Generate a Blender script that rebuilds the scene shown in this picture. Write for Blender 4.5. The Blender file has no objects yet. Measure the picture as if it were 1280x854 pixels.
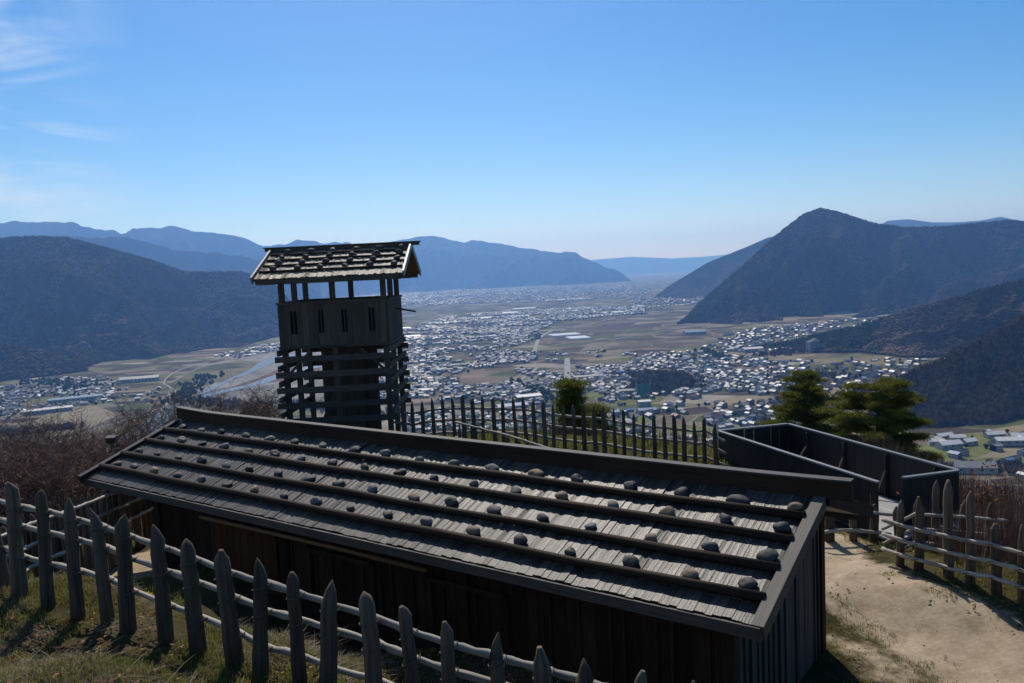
import bpy, math, random
import numpy as np
from mathutils import Vector, Matrix

# ------------------------------------------------------------------ camera, sky, sun, exposure
F = 1030.0                       # focal length in photo pixels (1280 wide)
PITCH, ROLL = 0.0858, 0.0465
SC = bpy.context.scene
COL = SC.collection
_f = np.array([0, math.cos(PITCH), -math.sin(PITCH)])
_r = np.array([1.0, 0, 0]); _u = np.cross(_r, _f)
RT = math.cos(ROLL) * _r - math.sin(ROLL) * _u
UP = math.sin(ROLL) * _r + math.cos(ROLL) * _u
FW = _f
cam_d = bpy.data.cameras.new("camera"); cam = bpy.data.objects.new("camera", cam_d); COL.objects.link(cam)
cam_d.sensor_width = 36; cam_d.lens = F / 1280 * 36
cam_d.clip_start = 0.1; cam_d.clip_end = 200000
cam.matrix_world = Matrix(((RT[0], UP[0], -FW[0], 0), (RT[1], UP[1], -FW[1], 0), (RT[2], UP[2], -FW[2], 0), (0, 0, 0, 1)))
SC.camera = cam

SUN_EL, SUN_AZ = math.radians(47), math.radians(-8)      # azimuth from +Y towards +X
world = bpy.data.worlds.new("World"); SC.world = world; world.use_nodes = True
wt = world.node_tree; wt.nodes.clear()
wo = wt.nodes.new("ShaderNodeOutputWorld"); bg = wt.nodes.new("ShaderNodeBackground")
sky = wt.nodes.new("ShaderNodeTexSky"); sky.sky_type = 'NISHITA'; sky.sun_disc = False
sky.sun_elevation = SUN_EL; sky.sun_rotation = SUN_AZ
sky.altitude = 600; sky.air_density = 0.8; sky.dust_density = 0.5; sky.ozone_density = 1.3
bg.inputs['Strength'].default_value = 0.094
hs = wt.nodes.new("ShaderNodeHueSaturation"); hs.inputs['Saturation'].default_value = 1.46
wt.links.new(sky.outputs[0], hs.inputs['Color'])
# thin cirrus: stretched noise over the sky directions, only towards the left
tcw = wt.nodes.new("ShaderNodeTexCoord")
mpw = wt.nodes.new("ShaderNodeMapping"); mpw.inputs['Rotation'].default_value = (0, .35, .25); mpw.inputs['Scale'].default_value = (5, 3, 20)
wt.links.new(tcw.outputs['Generated'], mpw.inputs[0])
nw = wt.nodes.new("ShaderNodeTexNoise"); nw.inputs['Scale'].default_value = 1.0; nw.inputs['Detail'].default_value = 7; nw.inputs['Roughness'].default_value = .55; nw.inputs['Distortion'].default_value = .6
wt.links.new(mpw.outputs[0], nw.inputs['Vector'])
rw = wt.nodes.new("ShaderNodeValToRGB"); rw.color_ramp.elements[0].position = .44; rw.color_ramp.elements[1].position = .72; wt.links.new(nw.outputs[0], rw.inputs[0])
sx = wt.nodes.new("ShaderNodeSeparateXYZ"); wt.links.new(tcw.outputs['Generated'], sx.inputs[0])
mw = wt.nodes.new("ShaderNodeMapRange"); mw.interpolation_type = 'SMOOTHSTEP'; mw.inputs[1].default_value = -.37; mw.inputs[2].default_value = -.52; wt.links.new(sx.outputs[0], mw.inputs[0])
mm = wt.nodes.new("ShaderNodeMath"); mm.operation = 'MULTIPLY'; wt.links.new(rw.outputs[0], mm.inputs[0]); wt.links.new(mw.outputs[0], mm.inputs[1])
m2 = wt.nodes.new("ShaderNodeMath"); m2.operation = 'MULTIPLY'; m2.inputs[1].default_value = .95; wt.links.new(mm.outputs[0], m2.inputs[0])
mxw = wt.nodes.new("ShaderNodeMix"); mxw.data_type = 'RGBA'; wt.links.new(m2.outputs[0], mxw.inputs[0]); wt.links.new(hs.outputs[0], mxw.inputs[6]); mxw.inputs[7].default_value = (8, 8.3, 8.8, 1)
wt.links.new(mxw.outputs[2], bg.inputs[0]); wt.links.new(bg.outputs[0], wo.inputs[0])
sun_d = bpy.data.lights.new("sun", 'SUN'); sun_d.energy = 3.6; sun_d.angle = math.radians(0.53); sun_d.color = (1, .95, .87)
sun = bpy.data.objects.new("sun", sun_d); COL.objects.link(sun)
SUNV = Vector((math.sin(SUN_AZ) * math.cos(SUN_EL), math.cos(SUN_AZ) * math.cos(SUN_EL), math.sin(SUN_EL)))
sun.rotation_euler = SUNV.to_track_quat('Z', 'Y').to_euler()
SC.view_settings.view_transform = 'Standard'; SC.view_settings.look = 'None'
SC.view_settings.exposure = 0.22; SC.view_settings.gamma = 1; SC.view_settings.use_curve_mapping = False
SC.cycles.use_denoising = True
SC.cycles.max_bounces = 6; SC.cycles.volume_bounces = 2

rng = random.Random(7); NR = np.random.default_rng(7)
VALLEY = -205.0

def ray(px, py): return FW + RT * (px - 640) / F - UP * (py - 427) / F
def at_z(px, py, z): d = ray(px, py); return d * (z / d[2])
def at_y(px, py, y): d = ray(px, py); return d * (y / d[1])
def project(P):
    P = np.asarray(P, float); d = P @ FW
    return 640 + F * (P @ RT) / d, 427 - F * (P @ UP) / d, d

# ------------------------------------------------------------------ helpers
def prop(o, label=None, cat=None, group=None, kind=None):
    if label: o['label'] = label
    if cat: o['category'] = cat
    if group: o['group'] = group
    if kind: o['kind'] = kind
    return o
def empty(name, loc, label, cat, group=None):
    o = bpy.data.objects.new(name, None); COL.objects.link(o); o.location = loc; o.empty_display_size = .3
    return prop(o, label, cat, group)
def link(name, me, parent=None):
    o = bpy.data.objects.new(name, me); COL.objects.link(o)
    if parent is not None:
        o.parent = parent
        o.matrix_parent_inverse = Matrix.Translation(-Vector(parent.location))
    return o
def np_mesh(name, V, Fc, mat, tint=None, smooth=False, mats=None, midx=None, uv=None):
    V = np.asarray(V, np.float32); Fc = np.asarray(Fc, np.int32)
    me = bpy.data.meshes.new(name); n, k = Fc.shape
    me.vertices.add(len(V)); me.vertices.foreach_set("co", V.ravel())
    me.loops.add(n * k); me.loops.foreach_set("vertex_index", Fc.ravel())
    me.polygons.add(n); me.polygons.foreach_set("loop_start", np.arange(0, n * k, k, dtype=np.int32))
    me.polygons.foreach_set("loop_total", np.full(n, k, np.int32))
    if smooth: me.polygons.foreach_set("use_smooth", np.ones(n, bool))
    for m in (mats or [mat]): me.materials.append(m)
    if midx is not None: me.polygons.foreach_set("material_index", np.asarray(midx, np.int32))
    me.update(calc_edges=True)
    if tint is not None:
        a = me.attributes.new("tint", 'FLOAT', 'FACE'); a.data.foreach_set("value", np.asarray(tint, np.float32))
    me.validate()
    return me

class MB:
    """collects boxes, bars and tubes into one mesh, with a metric grain UV and a tint per piece"""
    def __init__(s): s.v = []; s.f = []; s.uv = []; s.t = []; s.m = []; s.sm = []
    def face(s, idx, uvs, tint, mi=0, smooth=False):
        s.f.append(idx); s.uv.append(uvs); s.t.append(tint); s.m.append(mi); s.sm.append(smooth)
    def frame_box(s, o, ax, ay, az, tint=None, mi=0, taper=1.0):
        """corner o, edge vectors ax (along the grain), ay, az"""
        o, ax, ay, az = map(lambda q: np.asarray(q, float), (o, ax, ay, az))
        t = rng.random() if tint is None else tint
        b = len(s.v); L, W, H = [np.linalg.norm(q) for q in (ax, ay, az)]
        for i in (0, 1):
            for j in (0, 1):
                for k in (0, 1): s.v.append(o + ax * i + ay * j + az * k)
        q = lambda i, j, k: b + i * 4 + j * 2 + k
        u0, v0 = rng.random() * 50, rng.random() * 50
        flip = np.dot(np.cross(ax, ay), az) < 0
        quads = [((q(0,0,0), q(0,1,0), q(1,1,0), q(1,0,0)), [(0,0),(0,W),(L,W),(L,0)]),
                 ((q(0,0,1), q(1,0,1), q(1,1,1), q(0,1,1)), [(0,0),(L,0),(L,W),(0,W)]),
                 ((q(0,0,0), q(1,0,0), q(1,0,1), q(0,0,1)), [(0,0),(L,0),(L,H),(0,H)]),
                 ((q(0,1,0), q(0,1,1), q(1,1,1), q(1,1,0)), [(0,0),(0,H),(L,H),(L,0)]),
                 ((q(0,0,0), q(0,0,1), q(0,1,1), q(0,1,0)), [(0,0),(0,H),(.02,H),(.02,0)]),
                 ((q(1,0,0), q(1,1,0), q(1,1,1), q(1,0,1)), [(0,0),(.02,0),(.02,H),(0,H)])]
        for ix, uv in quads:
            uv = [(a + u0, c + v0) for a, c in uv]
            if flip: ix = ix[::-1]; uv = uv[::-1]
            s.face(ix, uv, t, mi)
    def beam(s, a, b, w, h, up=(0, 0, 1), tint=None, mi=0):
        a, b, up = [np.asarray(q, float) for q in (a, b, up)]
        ax = b - a; sd = np.cross(up, ax); sd /= np.linalg.norm(sd); u2 = np.cross(ax, sd); u2 /= np.linalg.norm(u2)
        s.frame_box(a - sd * w / 2 - u2 * h / 2, ax, sd * w, u2 * h, tint, mi)
    def tube(s, pts, rad, n=8, tint=None, mi=0, cap=True, wob=0.0):
        pts = [np.asarray(p, float) for p in pts]
        if not hasattr(rad, '__len__'): rad = [rad] * len(pts)
        t = rng.random() if tint is None else tint
        u0, v0 = rng.random() * 50, rng.random() * 50
        b = len(s.v); d0 = pts[-1] - pts[0]
        ref = np.array([0, 0, 1.0]) if abs(d0[2]) < .8 * np.linalg.norm(d0) else np.array([0, 1.0, 0])
        L = 0; Ls = []
        for i, p in enumerate(pts):
            d = pts[min(i + 1, len(pts) - 1)] - pts[max(i - 1, 0)]; d /= np.linalg.norm(d) + 1e-9
            a = np.cross(d, ref); a /= np.linalg.norm(a) + 1e-9; c = np.cross(a, d)
            if i: L += np.linalg.norm(p - pts[i - 1])
            Ls.append(L)
            for k in range(n):
                th = 2 * math.pi * k / n; r = rad[i] * (1 + wob * (rng.random() - .5))
                s.v.append(p + (a * math.cos(th) + c * math.sin(th)) * r)
        per = 2 * math.pi * max(rad)
        for i in range(len(pts) - 1):
            for k in range(n):
                k2 = (k + 1) % n
                s.face((b + i*n + k, b + i*n + k2, b + (i+1)*n + k2, b + (i+1)*n + k),
                       [(u0 + Ls[i], v0 + per*k/n), (u0 + Ls[i], v0 + per*(k+1)/n), (u0 + Ls[i+1], v0 + per*(k+1)/n), (u0 + Ls[i+1], v0 + per*k/n)], t, mi, True)
        if cap:
            s.face(tuple(b + k for k in range(n))[::-1], [(u0, v0)] * n, t, mi)
            e = b + (len(pts) - 1) * n
            s.face(tuple(e + k for k in range(n)), [(u0, v0)] * n, t, mi)
    def poly(s, pts, tint=.5, mi=0):
        b = len(s.v)
        for p in pts: s.v.append(np.asarray(p, float))
        s.face(tuple(range(b, b + len(pts))), [(p[0], p[1]) for p in pts], tint, mi)
    def mesh(s, name, mats):
        me = bpy.data.meshes.new(name)
        me.from_pydata([tuple(p) for p in s.v], [], s.f)
        for m in (mats if isinstance(mats, (list, tuple)) else [mats]): me.materials.append(m)
        me.polygons.foreach_set("material_index", np.array(s.m, np.int32))
        me.polygons.foreach_set("use_smooth", np.array(s.sm, bool))
        uvl = me.uv_layers.new(name="grain")
        uvl.data.foreach_set("uv", np.array([c for f in s.uv for c in f], np.float32).ravel())
        a = me.attributes.new("tint", 'FLOAT', 'FACE'); a.data.foreach_set("value", np.array(s.t, np.float32))
        me.update(); return me
    def build(s, name, mats, parent=None): return link(name, s.mesh(name, mats), parent)

# numpy noise
_perm = np.random.default_rng(3).permutation(512)
def vnoise(x, y, seed=0):
    x = np.asarray(x, float); y = np.asarray(y, float)
    xi = np.floor(x).astype(int); yi = np.floor(y).astype(int); fx = x - xi; fy = y - yi
    fx = fx*fx*fx*(fx*(fx*6-15)+10); fy = fy*fy*fy*(fy*(fy*6-15)+10)
    h = lambda a, b: _perm[(_perm[(a + seed*37) % 512] + b) % 512] / 511.0
    return (h(xi,yi)*(1-fx)+h(xi+1,yi)*fx)*(1-fy) + (h(xi,yi+1)*(1-fx)+h(xi+1,yi+1)*fx)*fy
def fbm(x, y, o=4, seed=0):
    a = .5; r = 0; n = 0
    for i in range(o): r = r + a*vnoise(x, y, seed+i); n += a; x = x*2.03+7.1; y = y*2.03+3.7; a *= .5
    return r/n
def in_poly(px, py, poly):
    px = np.asarray(px); py = np.asarray(py); c = np.zeros(px.shape, bool); n = len(poly)
    for i in range(n):
        x1, y1 = poly[i]; x2, y2 = poly[(i+1) % n]
        if y1 == y2: continue
        c ^= ((y1 > py) != (y2 > py)) & (px < (x2-x1)*(py-y1)/(y2-y1)+x1)
    return c

# ------------------------------------------------------------------ materials
def new_mat(name):
    m = bpy.data.materials.new(name); m.use_nodes = True; nt = m.node_tree
    return m, nt, nt.nodes["Principled BSDF"]
def N(nt, t, **kw):
    n = nt.nodes.new(t)
    for k, v in kw.items():
        if k in n.inputs: n.inputs[k].default_value = v
        else: setattr(n, k, v)
    return n
def ramp(nt, stops):
    r = nt.nodes.new("ShaderNodeValToRGB"); e = r.color_ramp.elements
    while len(e) < len(stops): e.new(.5)
    for i, (p, c) in enumerate(stops): e[i].position = p; e[i].color = (*c, 1)
    return r
def wood(name, dark, light, rough=.75, tintamt=.5, spec=.3, grain=28, warm=None, bump=.25):
    m, nt, p = new_mat(name); L = nt.links
    uv = N(nt, "ShaderNodeUVMap", uv_map="grain")
    mp = N(nt, "ShaderNodeMapping"); mp.inputs['Scale'].default_value = (.7, grain, 1)
    L.new(uv.outputs[0], mp.inputs[0])
    n1 = N(nt, "ShaderNodeTexNoise", Scale=1.6, Detail=6.0, Roughness=.62); L.new(mp.outputs[0], n1.inputs['Vector'])
    r = ramp(nt, [(.28, dark), (.75, light)]); L.new(n1.outputs[0], r.inputs[0])
    n2 = N(nt, "ShaderNodeTexNoise", Scale=1.1, Detail=3.0); L.new(uv.outputs[0], n2.inputs['Vector'])
    at = N(nt, "ShaderNodeAttribute", attribute_name="tint")
    ma = N(nt, "ShaderNodeMath", operation='ADD'); L.new(at.outputs['Fac'], ma.inputs[0]); L.new(n2.outputs[0], ma.inputs[1])
    mr = N(nt, "ShaderNodeMapRange"); mr.inputs[1].default_value = .3; mr.inputs[2].default_value = 1.7
    mr.inputs[3].default_value = 1 - tintamt; mr.inputs[4].default_value = 1 + tintamt; L.new(ma.outputs[0], mr.inputs[0])
    mx = N(nt, "ShaderNodeVectorMath", operation='SCALE'); L.new(r.outputs[0], mx.inputs[0]); L.new(mr.outputs[0], mx.inputs['Scale'])
    L.new(mx.outputs[0], p.inputs['Base Color'])
    rr = N(nt, "ShaderNodeMapRange"); rr.inputs[3].default_value = rough - .12; rr.inputs[4].default_value = rough + .15
    L.new(n1.outputs[0], rr.inputs[0]); L.new(rr.outputs[0], p.inputs['Roughness'])
    p.inputs['Specular IOR Level'].default_value = spec
    b = N(nt, "ShaderNodeBump", Strength=bump, Distance=.02); L.new(n1.outputs[0], b.inputs['Height']); L.new(b.outputs[0], p.inputs['Normal'])
    return m
def noise_mat(name, stops, scale=1.0, rough=.9, detail=6, spec=.2, bump=0, bscale=None, coord='Object', bdist=.1, tint=0):
    m, nt, p = new_mat(name); L = nt.links
    tc = N(nt, "ShaderNodeTexCoord")
    n = N(nt, "ShaderNodeTexNoise", Scale=scale, Detail=float(detail), Roughness=.65); L.new(tc.outputs[coord], n.inputs['Vector'])
    r = ramp(nt, stops); out = r.outputs[0]
    L.new(n.outputs[0], r.inputs[0])
    if tint:
        at = N(nt, "ShaderNodeAttribute", attribute_name="tint")
        mr = N(nt, "ShaderNodeMapRange"); mr.inputs[3].default_value = 1 - tint; mr.inputs[4].default_value = 1 + tint
        L.new(at.outputs['Fac'], mr.inputs[0])
        mx = N(nt, "ShaderNodeVectorMath", operation='SCALE'); L.new(out, mx.inputs[0]); L.new(mr.outputs[0], mx.inputs['Scale']); out = mx.outputs[0]
    L.new(out, p.inputs['Base Color']); p.inputs['Roughness'].default_value = rough; p.inputs['Specular IOR Level'].default_value = spec
    if bump:
        n2 = N(nt, "ShaderNodeTexNoise", Scale=bscale or scale*4, Detail=8.0); L.new(tc.outputs[coord], n2.inputs['Vector'])
        b = N(nt, "ShaderNodeBump", Strength=bump, Distance=bdist); L.new(n2.outputs[0], b.inputs['Height']); L.new(b.outputs[0], p.inputs['Normal'])
    return m
def leaf_mat(name, c1, c2, trans=.35, rough=.6):
    m, nt, p = new_mat(name); L = nt.links
    at = N(nt, "ShaderNodeAttribute", attribute_name="tint")
    r = ramp(nt, [(0, c1), (1, c2)]); L.new(at.outputs['Fac'], r.inputs[0]); L.new(r.outputs[0], p.inputs['Base Color'])
    p.inputs['Roughness'].default_value = rough; p.inputs['Specular IOR Level'].default_value = .25
    tr = N(nt, "ShaderNodeBsdfTranslucent"); L.new(r.outputs[0], tr.inputs[0])
    mx = N(nt, "ShaderNodeMixShader"); mx.inputs[0].default_value = trans
    L.new(p.outputs[0], mx.inputs[1]); L.new(tr.outputs[0], mx.inputs[2]); L.new(mx.outputs[0], nt.nodes["Material Output"].inputs[0])
    return m
def plain(name, c, rough=.6, spec=.4, metal=0, tint=0):
    return noise_mat(name, [(.3, tuple(x*.85 for x in c)), (.7, tuple(min(1, x*1.1) for x in c))], .35, rough, 3, spec, tint=tint)

M = {}
M['roof_board'] = wood('weathered roof boards', (.013, .011, .0095), (.105, .088, .073), .45, .55, .36, 30, bump=.4)
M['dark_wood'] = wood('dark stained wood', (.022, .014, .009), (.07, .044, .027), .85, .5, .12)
M['pole_wood'] = wood('brown pole wood', (.016, .0105, .007), (.05, .031, .018), .75, .3, .15)
M['orange_lit_wood'] = wood('orange lit pole wood', (.16, .075, .03), (.3, .15, .06), .6, .2)  # orange tone stands in for light reflected under the eave
M['lit_board_wood'] = wood('reddish lit wall boards', (.05, .022, .009), (.12, .055, .022), .8, .3, .1)  # reddish tone paints orange light onto wall boards
M['post_wood'] = wood('grey brown fence post wood', (.05, .037, .026), (.2, .15, .108), .92, .4, .1, 13, None, .5)
M['rail_wood'] = wood('pale weathered rail wood', (.17, .145, .115), (.52, .465, .385), .7, .35, .3, 12, None, .4)
M['tower_wood'] = wood('grey tower timber', (.042, .035, .029), (.145, .122, .1), .85, .35, .12)
M['tower_shingle'] = wood('tan tower roof boards', (.11, .088, .066), (.3, .245, .185), .6, .5)
M['trim_wood'] = wood('grey trim boards', (.035, .03, .025), (.12, .105, .09), .6, .3, .25)
M['black_board'] = wood('black painted boards', (.006, .006, .0075), (.015, .015, .018), .65, .35, .4, 12)
M['cap_wood'] = wood('grey wall caps', (.1, .1, .105), (.24, .24, .24), .5, .2, .4)
M['floor_wood'] = wood('pale deck boards', (.28, .27, .26), (.42, .41, .39), .7, .2)
M['rope'] = plain('straw rope', (.12, .1, .075), .9, .1)
M['stone_dark'] = noise_mat('dark river stone', [(.3, (.028, .026, .025)), (.7, (.075, .07, .066))], 9, .7, 6, .35, .3, 30, bdist=.01)
M['stone_grey'] = noise_mat('grey river stone', [(.3, (.075, .07, .065)), (.7, (.19, .18, .17))], 14, .75, 6, .3, .3, 30, bdist=.01)
M['stone_tan'] = noise_mat('tan river stone', [(.3, (.12, .08, .048)), (.7, (.28, .2, .13))], 14, .75, 6, .3, .3, 30, bdist=.01)
M['bark'] = noise_mat('brown bark', [(.3, (.055, .036, .026)), (.7, (.14, .1, .072))], 12, .9, 5, .15, .4, 40, bdist=.02)
M['twig'] = noise_mat('bare reddish twigs', [(.3, (.105, .062, .044)), (.7, (.26, .165, .12))], 2, .8, 3, .2, tint=.45)
M['twig_pale'] = noise_mat('pale blossoming twigs', [(.3, (.16, .11, .095)), (.7, (.32, .24, .21))], 2, .8, 3, .2, tint=.4)
M['needle'] = leaf_mat('pine needles', (.03, .045, .008), (.23, .23, .028), .45)
M['oak_leaf'] = leaf_mat('dry brown oak leaves', (.1, .035, .012), (.3, .12, .04), .4)
M['grass'] = leaf_mat('spring grass', (.08, .1, .016), (.3, .27, .075), .45, .7)
M['straw'] = leaf_mat('dry straw', (.15, .115, .07), (.34, .28, .19), .3, .8)
M['dead_leaf'] = leaf_mat('fallen leaves', (.11, .035, .012), (.36, .22, .11), .25, .8)
M['flower'] = leaf_mat('yellow petals', (.6, .42, .01), (.8, .62, .03), .3)
M['metal_dark'] = plain('dark metal', (.03, .032, .035), .45, .5)

# ------------------------------------------------------------------ valley floor
def valley_mat(name='valley fields', pal=None, rot=.5, sc=(1/95, 1/55)):
    m, nt, p = new_mat(name); L = nt.links
    g = N(nt, "ShaderNodeNewGeometry")
    mp = N(nt, "ShaderNodeMapping"); mp.inputs['Rotation'].default_value = (0, 0, rot); mp.inputs['Scale'].default_value = (*sc, 0)
    L.new(g.outputs['Position'], mp.inputs[0])
    v = N(nt, "ShaderNodeTexVoronoi", Scale=1.0, distance='EUCLIDEAN'); L.new(mp.outputs[0], v.inputs['Vector'])
    sep = N(nt, "ShaderNodeSeparateColor"); L.new(v.outputs['Color'], sep.inputs[0])
    r = ramp(nt, pal or [(0, (.07, .052, .037)), (.24, (.15, .118, .078)), (.42, (.085, .098, .034)), (.56, (.24, .2, .135)), (.7, (.055, .05, .036)), (.82, (.14, .15, .05)), (.92, (.3, .27, .22))]); r.color_ramp.interpolation = 'CONSTANT'
    L.new(sep.outputs[0], r.inputs[0])
    n = N(nt, "ShaderNodeTexNoise", Scale=.012, Detail=7.0, Roughness=.7); L.new(g.outputs['Position'], n.inputs['Vector'])
    r2 = ramp(nt, [(.3, (.5, .5, .5)), (.75, (1.35, 1.3, 1.2))]); L.new(n.outputs[0], r2.inputs[0])
    mx = N(nt, "ShaderNodeVectorMath", operation='MULTIPLY'); L.new(r.outputs[0], mx.inputs[0]); L.new(r2.outputs[0], mx.inputs[1])
    ve = N(nt, "ShaderNodeTexVoronoi", Scale=1.0, feature='DISTANCE_TO_EDGE', distance='EUCLIDEAN'); L.new(mp.outputs[0], ve.inputs['Vector'])
    re_ = ramp(nt, [(.012, (1, 1, 1)), (.022, (0, 0, 0))]); L.new(ve.outputs['Distance'], re_.inputs[0])
    ml = N(nt, "ShaderNodeMix", data_type='RGBA'); L.new(re_.outputs[0], ml.inputs[0]); L.new(mx.outputs[0], ml.inputs[6]); ml.inputs[7].default_value = (.2, .18, .13, 1)
    L.new(ml.outputs[2], p.inputs['Base Color']); p.inputs['Roughness'].default_value = 1; p.inputs['Specular IOR Level'].default_value = .05
    return m
S = 26000
VM = valley_mat()
o = link('ground', np_mesh('ground', [(-S*.8, -2000, VALLEY), (S*.8, -2000, VALLEY), (S*.8, S, VALLEY), (-S*.8, S, VALLEY)], [(0, 1, 2, 3)], VM))
prop(o, 'wide brown and olive valley floor of fields below the hill', kind='structure')

def V2(px, py, dz=0.0):
    p = at_z(px, py, VALLEY); return np.array([p[0], p[1], VALLEY + dz])
M['field_brown'] = valley_mat('field brown', [(0, (.075, .056, .04)), (.2, (.16, .125, .09)), (.36, (.1, .078, .055)), (.52, (.21, .175, .125)), (.66, (.09, .1, .045)), (.8, (.13, .105, .075)), (.92, (.25, .22, .17))], .3, (1/110, 1/75))
M['field_tan'] = noise_mat('tan stubble field', [(.3, (.2, .165, .11)), (.7, (.3, .25, .17))], .02, 1, 8, .05)
M['field_green'] = valley_mat('field green', [(0, (.09, .09, .04)), (.25, (.16, .15, .075)), (.5, (.12, .13, .05)), (.75, (.19, .16, .09)), (1, (.12, .1, .06))], .3, (1/110, 1/75))
M['gravel'] = noise_mat('river gravel', [(.35, (.11, .1, .085)), (.5, (.2, .185, .16)), (.65, (.3, .28, .25))], .012, 1, 9, .05)
M['reed'] = noise_mat('red brown reeds', [(.35, (.08, .045, .03)), (.65, (.22, .13, .09))], .03, 1, 8, .05)
M['road'] = noise_mat('pale road', [(.3, (.18, .175, .17)), (.7, (.28, .27, .26))], .05, .8, 6, .2)
def water_mat():
    m, nt, p = new_mat('river water'); L = nt.links
    p.inputs['Base Color'].default_value = (.15, .18, .2, 1); p.inputs['Roughness'].default_value = .28; p.inputs['IOR'].default_value = 1.33
    tc = N(nt, "ShaderNodeTexCoord"); n = N(nt, "ShaderNodeTexNoise", Scale=.12, Detail=6.0); L.new(tc.outputs['Object'], n.inputs['Vector'])
    b = N(nt, "ShaderNodeBump", Strength=.3, Distance=.6); L.new(n.outputs[0], b.inputs['Height']); L.new(b.outputs[0], p.inputs['Normal'])
    return m
M['water'] = water_mat()
def sheet(name, pxs, mat, dz, label):
    mb = MB(); mb.poly([V2(x, y, dz) for x, y in pxs]); o = mb.build(name, mat)
    return prop(o, label, kind='structure')
def strip(name, pxs, widths, mat, dz, label):
    pts = [V2(x, y, dz) for x, y in pxs]
    # smooth resample
    out = []; ws = []
    for i in range(len(pts) - 1):
        p0, p1, p2, p3 = pts[max(i-1, 0)], pts[i], pts[i+1], pts[min(i+2, len(pts)-1)]
        for k in range(8):
            t = k/8
            out.append(.5*((2*p1)+(-p0+p2)*t+(2*p0-5*p1+4*p2-p3)*t*t+(-p0+3*p1-3*p2+p3)*t**3)); ws.append(widths[i]*(1-t)+widths[i+1]*t)
    out.append(pts[-1]); ws.append(widths[-1])
    V = []
    for i, p in enumerate(out):
        d = out[min(i+1, len(out)-1)] - out[max(i-1, 0)]; n = np.array([-d[1], d[0], 0]); n /= np.linalg.norm(n)+1e-9
        V += [p + n*ws[i]/2, p - n*ws[i]/2]
    Fc = [(2*i, 2*i+1, 2*i+3, 2*i+2) for i in range(len(out)-1)]
    o = link(name, np_mesh(name, V, Fc, mat)); return prop(o, label, kind='structure')
sheet('field', [(638,436),(720,408),(800,396),(862,404),(905,420),(890,432),(800,436),(700,441)], M['field_brown'], .3, 'large brown fields in the middle of the valley')
sheet('field', [(570,484),(580,462),(638,460),(650,468),(615,482)], M['field_brown'], .3, 'brown field among the houses beyond the tower')
sheet('field', [(965,462),(1060,440),(1185,428),(1205,440),(1150,455),(1050,470)], M['field_green'], .3, 'olive meadow at the foot of the wooded hills')
sheet('field', [(500,425),(510,398),(560,390),(600,398),(545,412)], M['field_green'], .3, 'green brown fields right of the tower')
sheet('field', [(25,540),(60,516),(120,508),(150,518),(110,536),(60,548)], M['field_tan'], .3, 'tan field beside the industrial sheds')
sheet('river_bank', [(205,520),(212,478),(250,458),(300,446),(356,434),(400,420),(440,401),(478,386),(494,378),(498,380),(478,398),(452,424),(432,455),(400,500),(330,510),(260,540)], M['gravel'], .25, 'gravel bank of the river below the tower')
sheet('river_bank', [(212,480),(250,460),(300,450),(330,456),(290,472),(250,484),(220,500)], M['field_green'], .5, 'green river bank inside the bend')
sheet('river_bank', [(290,484),(330,470),(356,458),(400,450),(400,470),(340,478)], M['reed'], .55, 'red brown reed bed between two river arms')
strip('river', [(492,380),(468,396),(446,420),(420,448),(380,462),(350,470),(315,482),(270,492),(235,502),(200,524),(165,552),(120,585),(60,640)], [50,50,48,46,42,36,30,28,28,36,46,52,56], M['water'], .8, 'pale river arm bending round the gravel bank')
strip('river', [(448,412),(420,430),(380,442),(345,448),(318,462),(290,474),(262,488),(236,500)], [10,30,44,50,24,14,12,10], M['water'], .75, 'narrow river arm below the far bank')
strip('road', [(205,510),(218,490),(205,478),(222,464),(262,452),(310,442),(356,432),(420,422)], [6,6,5,5,5,5,5,5], M['road'], .9, 'road along the far river bank')
strip('road', [(702,502),(709,476),(709,448)], [11,12,12], M['road'], .9, 'straight wide road through the town')
strip('road', [(668,442),(674,424),(690,414),(720,408),(770,398)], [10,10,10,9,9], M['road'], .9, 'curving road by the brown fields')
strip('road', [(700,492),(780,482),(860,478),(905,456),(960,436)], [6,6,6,6,6], M['road'], .9, 'narrow road across the right of the town')
strip('road', [(620,492),(650,476),(672,460)], [7,7,7], M['road'], .9, 'short road beside the brown town field')
strip('road', [(505,452),(530,424),(560,402),(540,390)], [7,7,7,7], M['road'], .9, 'lane through fields right of the tower')
strip('road', [(770,424),(840,412),(900,402)], [6,6,6], M['road'], .9, 'farm lane across the brown fields')
strip('road', [(70,556),(110,540),(150,528),(205,510)], [4,4,4,4], M['road'], .9, 'road past the tan field towards the river')

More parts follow.
